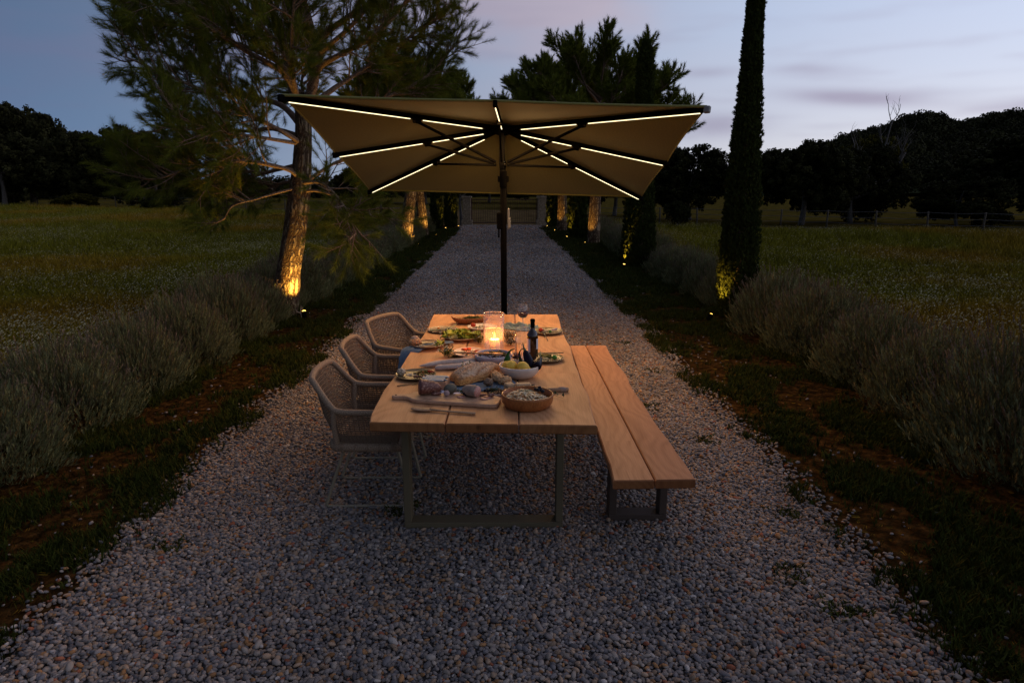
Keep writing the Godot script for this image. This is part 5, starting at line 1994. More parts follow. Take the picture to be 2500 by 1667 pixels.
func build_tableware() -> void:
	var st: SurfaceTool
	# plates
	single("dinner_plate", "olive brown plate with bread crumb, rice and beans at the near table edge", "plate", dish(0.128, 0.020, 0.085), M.bronze_glaze, on_table(-0.565, -4.11))
	single("dinner_plate", "brown plate holding torn bread and a lettuce heart, over the blue napkin", "plate", dish(0.130, 0.020, 0.085), M.clay_glaze, on_table(-0.580, -4.915, 0.010))
	single("dinner_plate", "brown green plate with a knife across it beside the wine bottle", "plate", dish(0.128, 0.020, 0.085), M.bronze_glaze, on_table(0.268, -4.535))
	single("dinner_plate", "brown green plate with tomato and onion nearest the parasol mast", "plate", dish(0.128, 0.020, 0.085), M.bronze_glaze, on_table(0.335, -5.42))
	single("dinner_plate", "shallow brown plate with a leek stalk behind the lettuce", "plate", dish(0.130, 0.016, 0.085), M.clay_glaze, on_table(-0.520, -5.50))
	single("serving_platter", "round brown platter heaped with lettuce", "platter", dish(0.150, 0.026, 0.100), M.clay_glaze, on_table(-0.345, -5.20))
	single("salad_plate", "pale plate of salad half hidden behind the candle glass", "plate", dish(0.125, 0.022, 0.080), M.white_glaze, on_table(-0.200, -5.58))
	single("salad_plate", "pale oval plate of tomato and cheese in front of the candle", "plate", dish(0.110, 0.020, 0.075, 0.005, 40, 0.0, 1.0, 1.25), M.white_glaze, on_table(-0.265, -4.70))
	# bowls
	single("serving_bowl", "grey bowl with white inside holding green beans", "bowl", dish(0.128, 0.070, 0.062, 0.006), M.grey_glaze, on_table(-0.085, -4.43))
	single("fruit_bowl", "cream ceramic bowl of lemons and aubergines", "bowl", dish(0.128, 0.082, 0.060, 0.007), M.white_glaze, on_table(0.083, -4.10))
	st = geo()
	lathe(st, [Vector2(0, 0), Vector2(0.112, 0.0), Vector2(0.126, 0.006), Vector2(0.138, 0.030), Vector2(0.142, 0.062), Vector2(0.141, 0.070), Vector2(0.136, 0.072), Vector2(0.131, 0.069), Vector2(0.128, 0.034), Vector2(0.118, 0.014), Vector2(0.0, 0.012)], 48)
	single("wooden_bowl", "round acacia wood bowl filled with cheese shavings", "bowl", done(st), M.acacia, on_table(0.114, -3.535))
	# long wooden trough at the far end
	st = geo()
	var rows := []
	for p in [Vector2(0.0, 0.0), Vector2(0.66, 0.0), Vector2(0.86, 0.02), Vector2(1.0, 0.052), Vector2(0.96, 0.054), Vector2(0.80, 0.024), Vector2(0.55, 0.012), Vector2(0.0, 0.010)]:
		var row := []
		for s in 36:
			var a := TAU * s / 36.0
			var c := cos(a)
			var q := sin(a)
			row.append(Vector3(signf(c) * pow(absf(c), 0.7) * 0.170 * p.x, p.y + 0.012 * absf(c) * absf(c) * p.x, signf(q) * pow(absf(q), 0.8) * 0.075 * p.x))
		rows.append(row)
	sheet(st, rows, true)
	single("wooden_trough", "long carved wooden trough of green beans at the far end", "bowl", done(st), M.acacia, on_table(-0.310, -5.82), 0.05)
	# cutting board
	var base := on_table(-0.30, -3.63)
	var line := PackedVector2Array()
	for p in [[-0.628, -3.640], [-0.640, -3.655], [-0.640, -3.672], [-0.628, -3.685], [-0.600, -3.688], [-0.570, -3.684], [-0.552, -3.690], [-0.535, -3.712], [-0.515, -3.728], [-0.490, -3.730], [-0.075, -3.648], [-0.045, -3.636], [-0.028, -3.612], [-0.030, -3.585], [-0.040, -3.515], [-0.052, -3.492], [-0.085, -3.484], [-0.490, -3.574], [-0.520, -3.590], [-0.535, -3.612], [-0.552, -3.632], [-0.575, -3.640]]:
		line.append(Vector2(p[0] - base.x, p[1] - base.z))
	st = geo(false)
	slab(st, line, 0.0, 0.022, 0.005)
	var bd := single("cutting_board", "wooden cutting board with handle carrying the sausages", "board", done(st), M.board, base)
	st = geo()
	tube(st, [Vector3(-0.318, 0.0215, -0.034), Vector3(-0.318, 0.0228, -0.034)], [0.006, 0.006], 10)  # dark disc laid on for the shade of a hole; none is cut
	obj("hole_shade_disc", done(st), M.black_metal, bd)
	# small board with nuts
	st = geo(false)
	slab(st, PackedVector2Array([Vector2(-0.075, -0.01), Vector2(-0.05, 0.045), Vector2(0.09, 0.035), Vector2(0.10, -0.05), Vector2(-0.03, -0.06)]), 0.0, 0.009, 0.002)
	single("slate_tile", "small pale stone tile under the chopped nuts", "board", done(st), M.skin, on_table(-0.035, -3.735))
	# spoons
	st = geo()
	blob(st, Vector3(-0.115, 0.010, 0.0), Vector3(0.062, 0.0075, 0.030), Basis.IDENTITY, 18, 10)
	tube(st, [Vector3(-0.07, 0.0105, 0), Vector3(0.0, 0.0085, 0.0), Vector3(0.18, 0.0075, 0.0)], [0.010, 0.0065, 0.0085], 10, true, Vector2(1.15, 0.75))
	single("wooden_spoon", "worn flat wooden spoon lying in front of the cutting board", "spoon", done(st), M.olive_wood, on_table(-0.337, -3.425), -0.235)
	st = geo()
	tube(st, [Vector3(-0.17, 0.085, 0), Vector3(0.0, 0.076, 0.0), Vector3(0.08, 0.070, 0.0)], [0.0075, 0.0085, 0.010], 10, true, Vector2(1.2, 0.7))
	blob(st, Vector3(0.115, 0.068, 0.0), Vector3(0.050, 0.008, 0.026), Basis.IDENTITY, 14, 8)
	single("wooden_spoon", "pale wooden serving spoon laid across the bean bowl", "spoon", done(st), M.oak, on_table(-0.180, -4.415, 0.002), 0.09)
	# dark cutlery
	cutlery("table_knife", "black knife lying beside the near bread plate", "knife", Vector3(-0.651, 0, -3.905), Vector3(-0.500, 0, -3.965), 0.004, 0.010)
	cutlery("table_knife", "black knife resting across the plate beside the bottle", "knife", Vector3(0.398, 0.030, -4.60), Vector3(0.205, 0.024, -4.625), 0.003, 0.012)
	cutlery("table_fork", "black fork propped on the plate nearest the parasol mast", "fork", Vector3(0.322, 0.001, -5.11), Vector3(0.290, 0.028, -5.36), 0.003, 0.007)
	cutlery("table_fork", "black fork standing out from the leek plate", "fork", Vector3(-0.512, 0.001, -5.20), Vector3(-0.536, 0.027, -5.44), 0.003, 0.007)
	cutlery("table_knife", "dark serving knife on the plate with torn bread", "knife", Vector3(-0.625, 0.033, -4.87), Vector3(-0.515, 0.030, -4.93), 0.003, 0.014)
	# box of knives
	var bx := thing("knife_box", "open wooden box packed with grey blue knives", "box", on_table(-0.424, -3.888), -0.10)
	st = geo(false)
	for q in [[Vector3(0, 0.004, 0), Vector3(0.150, 0.008, 0.115)], [Vector3(0, 0.030, 0.061), Vector3(0.158, 0.044, 0.007)], [Vector3(0, 0.030, -0.061), Vector3(0.158, 0.044, 0.007)], [Vector3(0.0755, 0.030, 0), Vector3(0.007, 0.044, 0.114)], [Vector3(-0.0755, 0.030, 0), Vector3(0.007, 0.044, 0.114)]]:
		box(st, q[0] + Vector3(0, 0.0, 0), q[1], 0.0015)
	obj("tray", done(st), M.board, bx)
	var grey := mat(Color(0.17, 0.21, 0.24), 0.35)
	var pale := mat(Color(0.42, 0.44, 0.42), 0.35)
	for k in 6:
		st = geo(false)
		box(st, Vector3(0.012 * sin(k * 2.0), 0.054 + 0.002 * (k % 2), -0.050 + k * 0.0195), Vector3(0.138, 0.010, 0.0155), 0.004)
		obj("knife_handle", done(st), grey if k % 2 == 0 else pale, bx)
	# printed paper
	st = geo(false)
	box(st, Vector3(0, 0.0009, 0), Vector3(0.20, 0.0010, 0.125), 0.0002)
	var pp := single("printed_sheet", "white printed sheet half under the sausages", "paper", done(st), M.paper, on_table(-0.335, -3.80), 0.25)
	for q in [[-0.03, 0.03, 0.05, 0.012], [0.04, 0.02, 0.03, 0.03], [0.03, -0.035, 0.10, 0.010], [-0.05, -0.01, 0.02, 0.035]]:
		st = geo(false)
		box(st, Vector3(q[0], 0.0017, q[1]), Vector3(q[2], 0.0004, q[3]), 0.0001)
		obj("printed_block", done(st), M.ink, pp)
	# napkins
	var nk := thing("napkin", "pale linen napkin in two loose rolls", "napkin", on_table(-0.385, -4.335))
	var nz := FastNoiseLite.new(); nz.seed = 9; nz.frequency = 14.0
	for q in [[[Vector3(-0.185, 0.010, -0.005), Vector3(-0.13, 0.016, -0.010), Vector3(-0.05, 0.022, -0.045), Vector3(0.07, 0.026, -0.060), Vector3(0.165, 0.024, -0.085), Vector3(0.19, 0.018, -0.09)], [0.004, 0.016, 0.020, 0.026, 0.030, 0.022]], [[Vector3(-0.075, 0.012, 0.050), Vector3(-0.05, 0.016, 0.052), Vector3(0.03, 0.018, 0.046), Vector3(0.11, 0.019, 0.020), Vector3(0.155, 0.020, -0.02), Vector3(0.175, 0.016, -0.05)], [0.012, 0.020, 0.022, 0.023, 0.026, 0.018]]]:
		var pts := spline(q[0], 6)
		var rows_n := []
		for i in pts.size():
			var f: float = float(i) / (pts.size() - 1) * (q[1].size() - 1)
			var rad: float = lerpf(q[1][int(f)], q[1][mini(int(f) + 1, q[1].size() - 1)], f - int(f))
			var d: Vector3 = (pts[mini(i + 1, pts.size() - 1)] - pts[maxi(i - 1, 0)]).normalized()
			var side := d.cross(Vector3.UP).normalized()
			var row := []
			for k in 22:
				var a := TAU * k / 22.0
				var w := 1.0 + 0.28 * nz.get_noise_3d(cos(a) * 0.09, pts[i].x * 0.35, sin(a) * 0.09)
				row.append(pts[i] + side * cos(a) * rad * 1.45 * w + Vector3(0, maxf(sin(a) * rad * 0.8 * w, -pts[i].y + 0.001), 0))
			rows_n.append(row)
		st = geo()
		sheet(st, rows_n, true)
		for k in 22:
			triangle(st, rows_n[0][(k + 1) % 22], rows_n[0][k], pts[0])
			triangle(st, rows_n[-1][k], rows_n[-1][(k + 1) % 22], pts[-1])
		obj("roll", done(st), M.linen, nk)
	single("napkin", "blue napkin under the loaf of bread", "napkin", cloth([Vector3(-0.22, 0, 0.06), Vector3(-0.08, 0, 0.02), Vector3(0.08, 0, -0.02), Vector3(0.20, 0, -0.06)], [0.16, 0.34, 0.36, 0.22], 7.0, 0.016, 6), M.blue_cloth, on_table(-0.165, -3.965))
	var drop := cloth([Vector3(-0.03, -0.20, 0.16), Vector3(-0.02, -0.09, 0.13), Vector3(0.015, 0.004, 0.06), Vector3(0.10, 0.004, -0.05), Vector3(0.20, 0.012, -0.13), Vector3(0.30, 0.012, -0.16)], [0.08, 0.12, 0.16, 0.14, 0.10, 0.07], 5.0, 0.020, 7)
	single("napkin", "blue napkin hanging over the table edge above the angled chair", "napkin", drop, M.blue_cloth, on_table(-0.70, -4.86))
	single("napkin", "sage green napkin tossed at the far end", "napkin", cloth([Vector3(-0.16, 0, -0.05), Vector3(-0.06, 0, -0.02), Vector3(0.05, 0, 0.02), Vector3(0.15, 0, 0.0)], [0.15, 0.20, 0.24, 0.16], 5.0, 0.070, 8), M.sage_cloth, on_table(0.120, -5.62))
	# candle in its glass
	st = geo()
	lathe(st, [Vector2(0.0, 0.001), Vector2(0.060, 0.001), Vector2(0.071, 0.010), Vector2(0.073, 0.03), Vector2(0.073, 0.300), Vector2(0.069, 0.300), Vector2(0.069, 0.03), Vector2(0.066, 0.012), Vector2(0.0, 0.010)], 48)
	var hg := single("candle_glass", "tall clear glass cylinder round the burning candle", "candle glass", done(st), M.glass, on_table(-0.087, -4.67))
	st = geo()
	var ring := []
	for s in 41:
		ring.append(Vector3(cos(TAU * s / 40.0) * 0.073, 0.300, sin(TAU * s / 40.0) * 0.073))
	tube(st, ring, [0.0028], 6, false)
	obj("rim", done(st), M.rim_glass, hg)
	st = geo()
	lathe(st, [Vector2(0.0, 0.004), Vector2(0.052, 0.004), Vector2(0.060, 0.014), Vector2(0.062, 0.186)], 44)  # added inner shell, stands in for rings reflected inside the glass
	obj("reflection_shell", done(st), M.glass, hg)
	st = geo()
	ring = []
	for s in 41:
		ring.append(Vector3(cos(TAU * s / 40.0) * 0.062, 0.186, sin(TAU * s / 40.0) * 0.062))
	tube(st, ring, [0.0016], 6, false)
	obj("reflection_ring", done(st), M.rim_glass, hg)  # pale ring drawn where a reflection shows, not a second vessel
	var cd := thing("candle", "thick ivory pillar candle burning inside the glass", "candle", on_table(-0.082, -4.665, 0.006))
	st = geo()
	lathe(st, [Vector2(0.0, 0.0), Vector2(0.035, 0.0), Vector2(0.036, 0.004), Vector2(0.036, 0.106), Vector2(0.034, 0.112), Vector2(0.030, 0.112), Vector2(0.020, 0.107), Vector2(0.0, 0.106)], 32, Vector3.ZERO, 1.0, 1.0, 0.015)
	obj("wax", done(st), M.wax, cd)
	st = geo()
	tube(st, [Vector3(0, 0.106, 0), Vector3(0.001, 0.116, 0), Vector3(0.003, 0.121, 0)], [0.0012], 5)
	obj("wick", done(st), M.black_metal, cd)
	st = geo()
	lathe(st, [Vector2(0.0, 0.114), Vector2(0.006, 0.120), Vector2(0.0085, 0.129), Vector2(0.006, 0.143), Vector2(0.0025, 0.156), Vector2(0.0, 0.164)], 14)
	obj("flame", done(st), M.flame, cd)
	var l := OmniLight3D.new()
	l.name = "candle_light"
	l.light_color = Color(1.0, 0.58, 0.24)
	l.light_energy = 0.11
	l.light_size = 0.006
	l.omni_range = 15.0
	l.omni_attenuation = 2.0
	l.shadow_enabled = true
	cd.add_child(l, true)
	l.position = Vector3(0, 0.134, 0)
	# wine bottle
	var bt := thing("wine_bottle", "dark wine bottle with white paper labels", "bottle", on_table(0.178, -4.50))
	st = geo()
	lathe(st, [Vector2(0.0, 0.0), Vector2(0.034, 0.0), Vector2(0.0375, 0.006), Vector2(0.0375, 0.175), Vector2(0.036, 0.188), Vector2(0.028, 0.203), Vector2(0.0175, 0.217), Vector2(0.0145, 0.232), Vector2(0.0140, 0.272), Vector2(0.0158, 0.274), Vector2(0.0158, 0.288), Vector2(0.0140, 0.291), Vector2(0.0, 0.291)], 36)
	obj("body", done(st), M.bottle, bt)
	st = geo()
	lathe(st, [Vector2(0.0150, 0.236), Vector2(0.0147, 0.271), Vector2(0.0165, 0.273), Vector2(0.0165, 0.289), Vector2(0.0146, 0.2925), Vector2(0.0, 0.2925)], 24)
	obj("capsule", done(st), M.black_metal, bt)
	for q in [[2.02, 3.35, 0.070, 0.160], [0.25, 0.86, 0.090, 0.162], [2.02, 3.35, 0.024, 0.056]]:
		st = geo()
		rows = []
		for y in [q[2], q[3]]:
			var row := []
			for s in 13:
				var a: float = lerpf(q[0], q[1], s / 12.0)
				row.append(Vector3(cos(a) * 0.0379, y, sin(a) * 0.0379))
			rows.append(row)
		sheet(st, rows)
		obj("paper_label", done(st), M.label, bt)
	# glasses
	wine_glass("empty wine glass standing against the wine bottle", on_table(0.108, -4.60), 0.215, 0.047, 0.0)
	wine_glass("wine glass with red wine standing by the sage napkin", on_table(0.140, -5.58), 0.205, 0.045, 0.062)
	# wrapped stick and corks
	st = geo()
	tube(st, [Vector3(-0.085, 0.013, 0), Vector3(0.0, 0.0135, 0.002), Vector3(0.085, 0.0125, 0.0)], [0.0115, 0.013, 0.0125], 12)
	var sk := single("bread_knife", "wooden handled bread knife behind the wooden bowl", "knife", done(st), M.olive_wood, on_table(0.275, -3.785), 0.10)
	st = geo()
	for k in 5:
		var q := []
		for s in 9:
			var a := TAU * s / 8.0
			q.append(Vector3(0.035 + k * 0.006 + 0.010 * sin(a), 0.0133 + cos(a) * 0.0142, sin(a) * 0.0142))
		tube(st, q, [0.0016], 5, false)
	obj("twine", done(st), M.linen, sk)
	st = geo(false)
	box(st, Vector3(-0.165, 0.012, 0), Vector3(0.16, 0.016, 0.002), 0.0005)
	obj("blade", done(st), M.black_steel, sk)
	for q in [[-0.320, -4.085, 0.5, "brown cork lying by the loaf, farther from the herbs"], [-0.292, -4.075, 0.3, "brown cork lying by the loaf, touching the herbs"]]:
		st = geo()
		tube(st, [Vector3(-0.020, 0.0115, 0), Vector3(0.020, 0.0115, 0)], [0.0115], 14)
		single("wine_cork", q[3], "cork", done(st), M.skin, on_table(q[0], q[1]), q[2], "corks by the loaf")


func cutlery(called: String, label: String, category: String, a: Vector3, b: Vector3, thick: float, wide: float) -> void:
	# handle from a, working end at b
	var at := on_table(a.x, a.z)
	var e := b - a
	e.y = b.y - a.y
	var start := Vector3(0, a.y + 0.004, 0)
	var end := start + Vector3(e.x, b.y - a.y, e.z)
	var t := thing(called, label, category, at)
	var st := geo()
	var mid := start.lerp(end, 0.5)
	tube(st, [start, start.lerp(end, 0.06), start.lerp(end, 0.30), mid], [wide * 0.35, wide * 0.45, wide * 0.42, wide * 0.30], 10, true, Vector2(1.0, 0.65))
	obj("handle", done(st), M.black_steel, t)
	if category == "fork":
		st = geo()
		var d := (end - start).normalized()
		var s := d.cross(Vector3.UP).normalized()
		tube(st, [mid, start.lerp(end, 0.78)], [wide * 0.28, wide * 0.6], 8, true, Vector2(1.6, 0.4))
		obj("neck", done(st), M.black_steel, t)
		for k in 4:
			st = geo()
			var o := s * (k - 1.5) * 0.0045
			tube(st, [start.lerp(end, 0.77) + o, end + o], [0.0014, 0.0009], 5)
			obj("tine", done(st), M.black_steel, t)
	else:
		st = geo()
		tube(st, [mid, start.lerp(end, 0.62), start.lerp(end, 0.88), end], [wide * 0.4, wide * 0.75, wide * 0.8, wide * 0.2], 8, true, Vector2(1.0, 0.16))
		obj("blade", done(st), M.black_steel, t)


func wine_glass(label: String, at: Vector3, h: float, r: float, fill: float) -> void:
	var t := thing("wine_glass", label, "wine glass", at, 0.0, "wine glasses")
	var st := geo()
	var y0 := h * 0.44
	lathe(st, [Vector2(0.0, 0.001), Vector2(0.034, 0.001), Vector2(0.034, 0.0025), Vector2(0.012, 0.006), Vector2(0.0042, 0.013), Vector2(0.0034, 0.04), Vector2(0.0034, y0 - 0.01), Vector2(0.006, y0)], 32)
	obj("stem", done(st), M.rim_glass, t)
	st = geo()
	var prof := []
	for f in [0.0, 0.05, 0.12, 0.22, 0.34, 0.46, 0.60, 0.75, 0.88, 1.0]:
		prof.append(Vector2(bowl_radius(f, r), y0 + (h - y0) * f))
	lathe(st, prof, 40)
	obj("glass_bowl", done(st), M.glass, t)
	st = geo()
	var ring := []
	for s in 33:
		ring.append(Vector3(cos(TAU * s / 32.0) * r * 0.80, h, sin(TAU * s / 32.0) * r * 0.80))
	tube(st, ring, [0.0009], 5, false)
	obj("rim", done(st), M.rim_glass, t)
	if fill > 0.0:
		st = geo()
		prof = [Vector2(0.0, y0 + 0.002)]
		var m := fill / (h - y0) * 0.75
		for k in 9:
			var f := m * k / 8.0
			prof.append(Vector2(bowl_radius(f, r) - 0.0012, y0 + 0.002 + (h - y0) * f))
		prof.append(Vector2(0.0, y0 + 0.002 + (h - y0) * m))
		lathe(st, prof, 36)
		obj("red_wine", done(st), M.wine, t)


func bowl_radius(f: float, r: float) -> float:
	return r * (sqrt(maxf(0.0, 1.0 - pow(1.0 - minf(f / 0.45, 1.0), 2.0))) if f < 0.45 else lerpf(1.0, 0.80, pow((f - 0.45) / 0.55, 1.6))) + 0.003


# ------------------------------------------------------------------ food
func herb_bunch(called: String, label: String, at: Vector3, seed_: int, stems: int, spread: float, h: float, leaf: Color, flower: Color, flowers: int, flat := false) -> void:
	var r := RandomNumberGenerator.new(); r.seed = seed_
	var t := thing(called, label, "herbs", at)
	var v := PackedVector3Array()
	var n := PackedVector3Array()
	var c := PackedColorArray()
	var fv := PackedVector3Array()
	var fn := PackedVector3Array()
	var fc := PackedColorArray()
	var st := geo()
	for i in stems:
		var a := r.randf() * TAU
		var e := Vector3(cos(a) * spread * r.randf(), h * r.randf_range(0.35, 1.0) * (0.4 if flat else 1.0), sin(a) * spread * 0.7 * r.randf())
		var s := Vector3(r.randf_range(-0.3, 0.3) * spread, 0.004, r.randf_range(-0.3, 0.3) * spread)
		tube(st, [s, s.lerp(e, 0.5) + Vector3(0, 0.008, 0), e], [0.0011, 0.0007], 3, false)
		for k in 7:
			var p := s.lerp(e, 0.25 + 0.75 * k / 6.0)
			var d := Vector3(r.randf_range(-1, 1), r.randf_range(0.0, 0.9), r.randf_range(-1, 1)).normalized()
			var w := d.cross(Vector3(r.randf_range(-1, 1), 1, r.randf_range(-1, 1))).normalized() * 0.0032
			var ll := r.randf_range(0.009, 0.020)
			var col := leaf * r.randf_range(0.6, 1.4)
			leaf_tri(v, n, c, p, p + d * ll * 0.5 + w, p + d * ll, col)
			leaf_tri(v, n, c, p, p + d * ll, p + d * ll * 0.5 - w, col)
		if i < flowers:
			for k in 5:
				var b := TAU * k / 5.0
				var d := Vector3(cos(b), 0.25, sin(b)) * 0.0075
				leaf_tri(fv, fn, fc, e, e + d + Vector3(-sin(b), 0, cos(b)) * 0.0036, e + d - Vector3(-sin(b), 0, cos(b)) * 0.0036, flower)
	obj("stems", done(st), M.weed, t)
	var o := obj("leaves", loose(v, n, c), M.any, t)
	o.set_meta("kind", "stuff")
	if flowers > 0:
		o = obj("blossoms", loose(fv, fn, fc), M.any, t)
		o.set_meta("kind", "stuff")


func coloured(st: SurfaceTool, c: Color) -> void:
	st.set_color(c)


# a scatter of short food pieces (beans, crumbs, grains, shavings) as one heap
func heap(called: String, label: String, category: String, at: Vector3, seed_: int, count: int, rx: float, rz: float, h: float, piece: Vector3, tones: Array, curl := 0.0) -> void:
	var r := RandomNumberGenerator.new(); r.seed = seed_
	var st := geo()
	for i in count:
		var a := r.randf() * TAU
		var q := sqrt(r.randf())
		var p := Vector3(cos(a) * rx * q, 0.0, sin(a) * rz * q)
		p.y = h * (1.0 - q * q) * r.randf_range(0.35, 1.0) + piece.y
		var yaw := r.randf() * TAU
		var d := Vector3(cos(yaw), r.randf_range(-0.25, 0.35), sin(yaw)) * piece.x * r.randf_range(0.6, 1.2)
		var side := d.cross(Vector3.UP).normalized() * curl * r.randf_range(-1, 1) + Vector3(0, curl * r.randf_range(0.0, 1.0), 0)
		var tone: Color = tones[r.randi_range(0, tones.size() - 1)]
		st.set_color(tone * r.randf_range(0.75, 1.2))
		tube(st, [p - d * 0.5, p + side, p + d * 0.5], [piece.y * 0.7, piece.y, piece.y * 0.6], 5, true, Vector2(piece.z / piece.y, 1.0))
	var o := single(called, label, category, done(st), M.any, at)
	o.set_meta("kind", "stuff")


func lump(called: String, label: String, category: String, at: Vector3, r: Vector3, c: Color, m: StandardMaterial3D, lumpy := 0.12, seed_ := 1, turn := 0.0, group := "") -> MeshInstance3D:
	var st := geo()
	st.set_color(c)
	blob(st, Vector3(0, r.y * 0.92, 0), r, Basis.IDENTITY, 18, 12, lumpy, seed_)
	return single(called, label, category, done(st), m, at, turn, group)


func loaf() -> void:
	# a slashed hearth loaf: a leaf shape with open cuts, floury on top, golden at the cuts and sides
	var n := FastNoiseLite.new(); n.seed = 4; n.frequency = 9.0; n.fractal_octaves = 3
	var st := geo()
	var A := Vector3(-0.315, 0, -3.905)
	var B := Vector3(-0.060, 0, -4.225)
	var d := (B - A).normalized()
	var s := Vector3(-d.z, 0, d.x)
	var L := A.distance_to(B) * 0.5
	var mid := (A + B) * 0.5
	var rows := []
	var cols := []
	var N := 60
	var Mx := 40
	for i in N + 1:
		var row := []
		var crow := []
		var ring := float(i) / N
		for j in Mx:
			var a := TAU * j / Mx
			# from the middle of the crust out over the rim to the underside
			var rr := ring
			var u := cos(a) * rr
			var v := sin(a) * rr
			var prof := sqrt(maxf(0.0, 1.0 - pow(rr, 3.2)))
			var lobes := 1.0 + 0.10 * sin(a * 5.0 + 0.6) + 0.06 * sin(a * 3.0)
			var width := 0.098 * (1.0 - 0.25 * u) * lobes
			var h := 0.078 * prof * (1.0 - 0.18 * u * u)
			h += 0.010 * n.get_noise_2d(u * 1.2, v * 0.8)
			var gold := smoothstep(0.72, 0.98, rr)
			# long slashes open between plump strands
			var ph := v * 4.2 + u * 0.9 + 0.25 * sin(u * 3.0) + 0.9
			var groove := exp(-pow(sin(ph) / 0.30, 2.0)) * smoothstep(0.98, 0.55, absf(u)) * smoothstep(1.0, 0.75, rr)
			h *= 1.0 - 0.50 * groove
			gold = maxf(gold, groove * 0.55)
			h = maxf(h, 0.004)
			var p := mid + d * u * L * lobes + s * v * width
			row.append(Vector3(p.x, h, p.z) - Vector3(mid.x, 0, mid.z))
			crow.append(Color(0.64, 0.45, 0.30).lerp(Color(0.60, 0.28, 0.09), clampf(gold + 0.25 * n.get_noise_2d(u * 0.6 + 4.0, v * 0.6), 0.0, 1.0)))
		rows.append(row)
		cols.append(crow)
	for i in N:
		for j in Mx:
			var k := (j + 1) % Mx
			for q in [[i, j], [i + 1, k], [i + 1, j], [i, j], [i, k], [i + 1, k]]:
				st.set_color(cols[q[0]][q[1]])
				st.add_vertex(rows[q[0]][q[1]])
	single("bread_loaf", "large slashed flour dusted loaf on the blue napkin", "bread", done(st), M.bread, Vector3(mid.x, TOP + 0.014, mid.z))
	var k := 0
	for q in [[-0.060, -3.985, Vector3(0.034, 0.030, 0.075), 0.25, "torn crusty loaf end leaning on the loaf, against the cream bowl"], [-0.010, -3.915, Vector3(0.045, 0.026, 0.032), 0.1, "small torn bread crust next to the cheese"], [-0.105, -3.885, Vector3(0.030, 0.024, 0.024), 0.6, "dark baked knob of bread in front of the loaf"]]:
		lump("bread_piece", q[4], "bread", on_table(q[0], q[1], 0.010), q[2], Color(0.66, 0.40, 0.20) if k < 2 else Color(0.26, 0.18, 0.12), M.bread, 0.35, 30 + k, q[3])
		k += 1


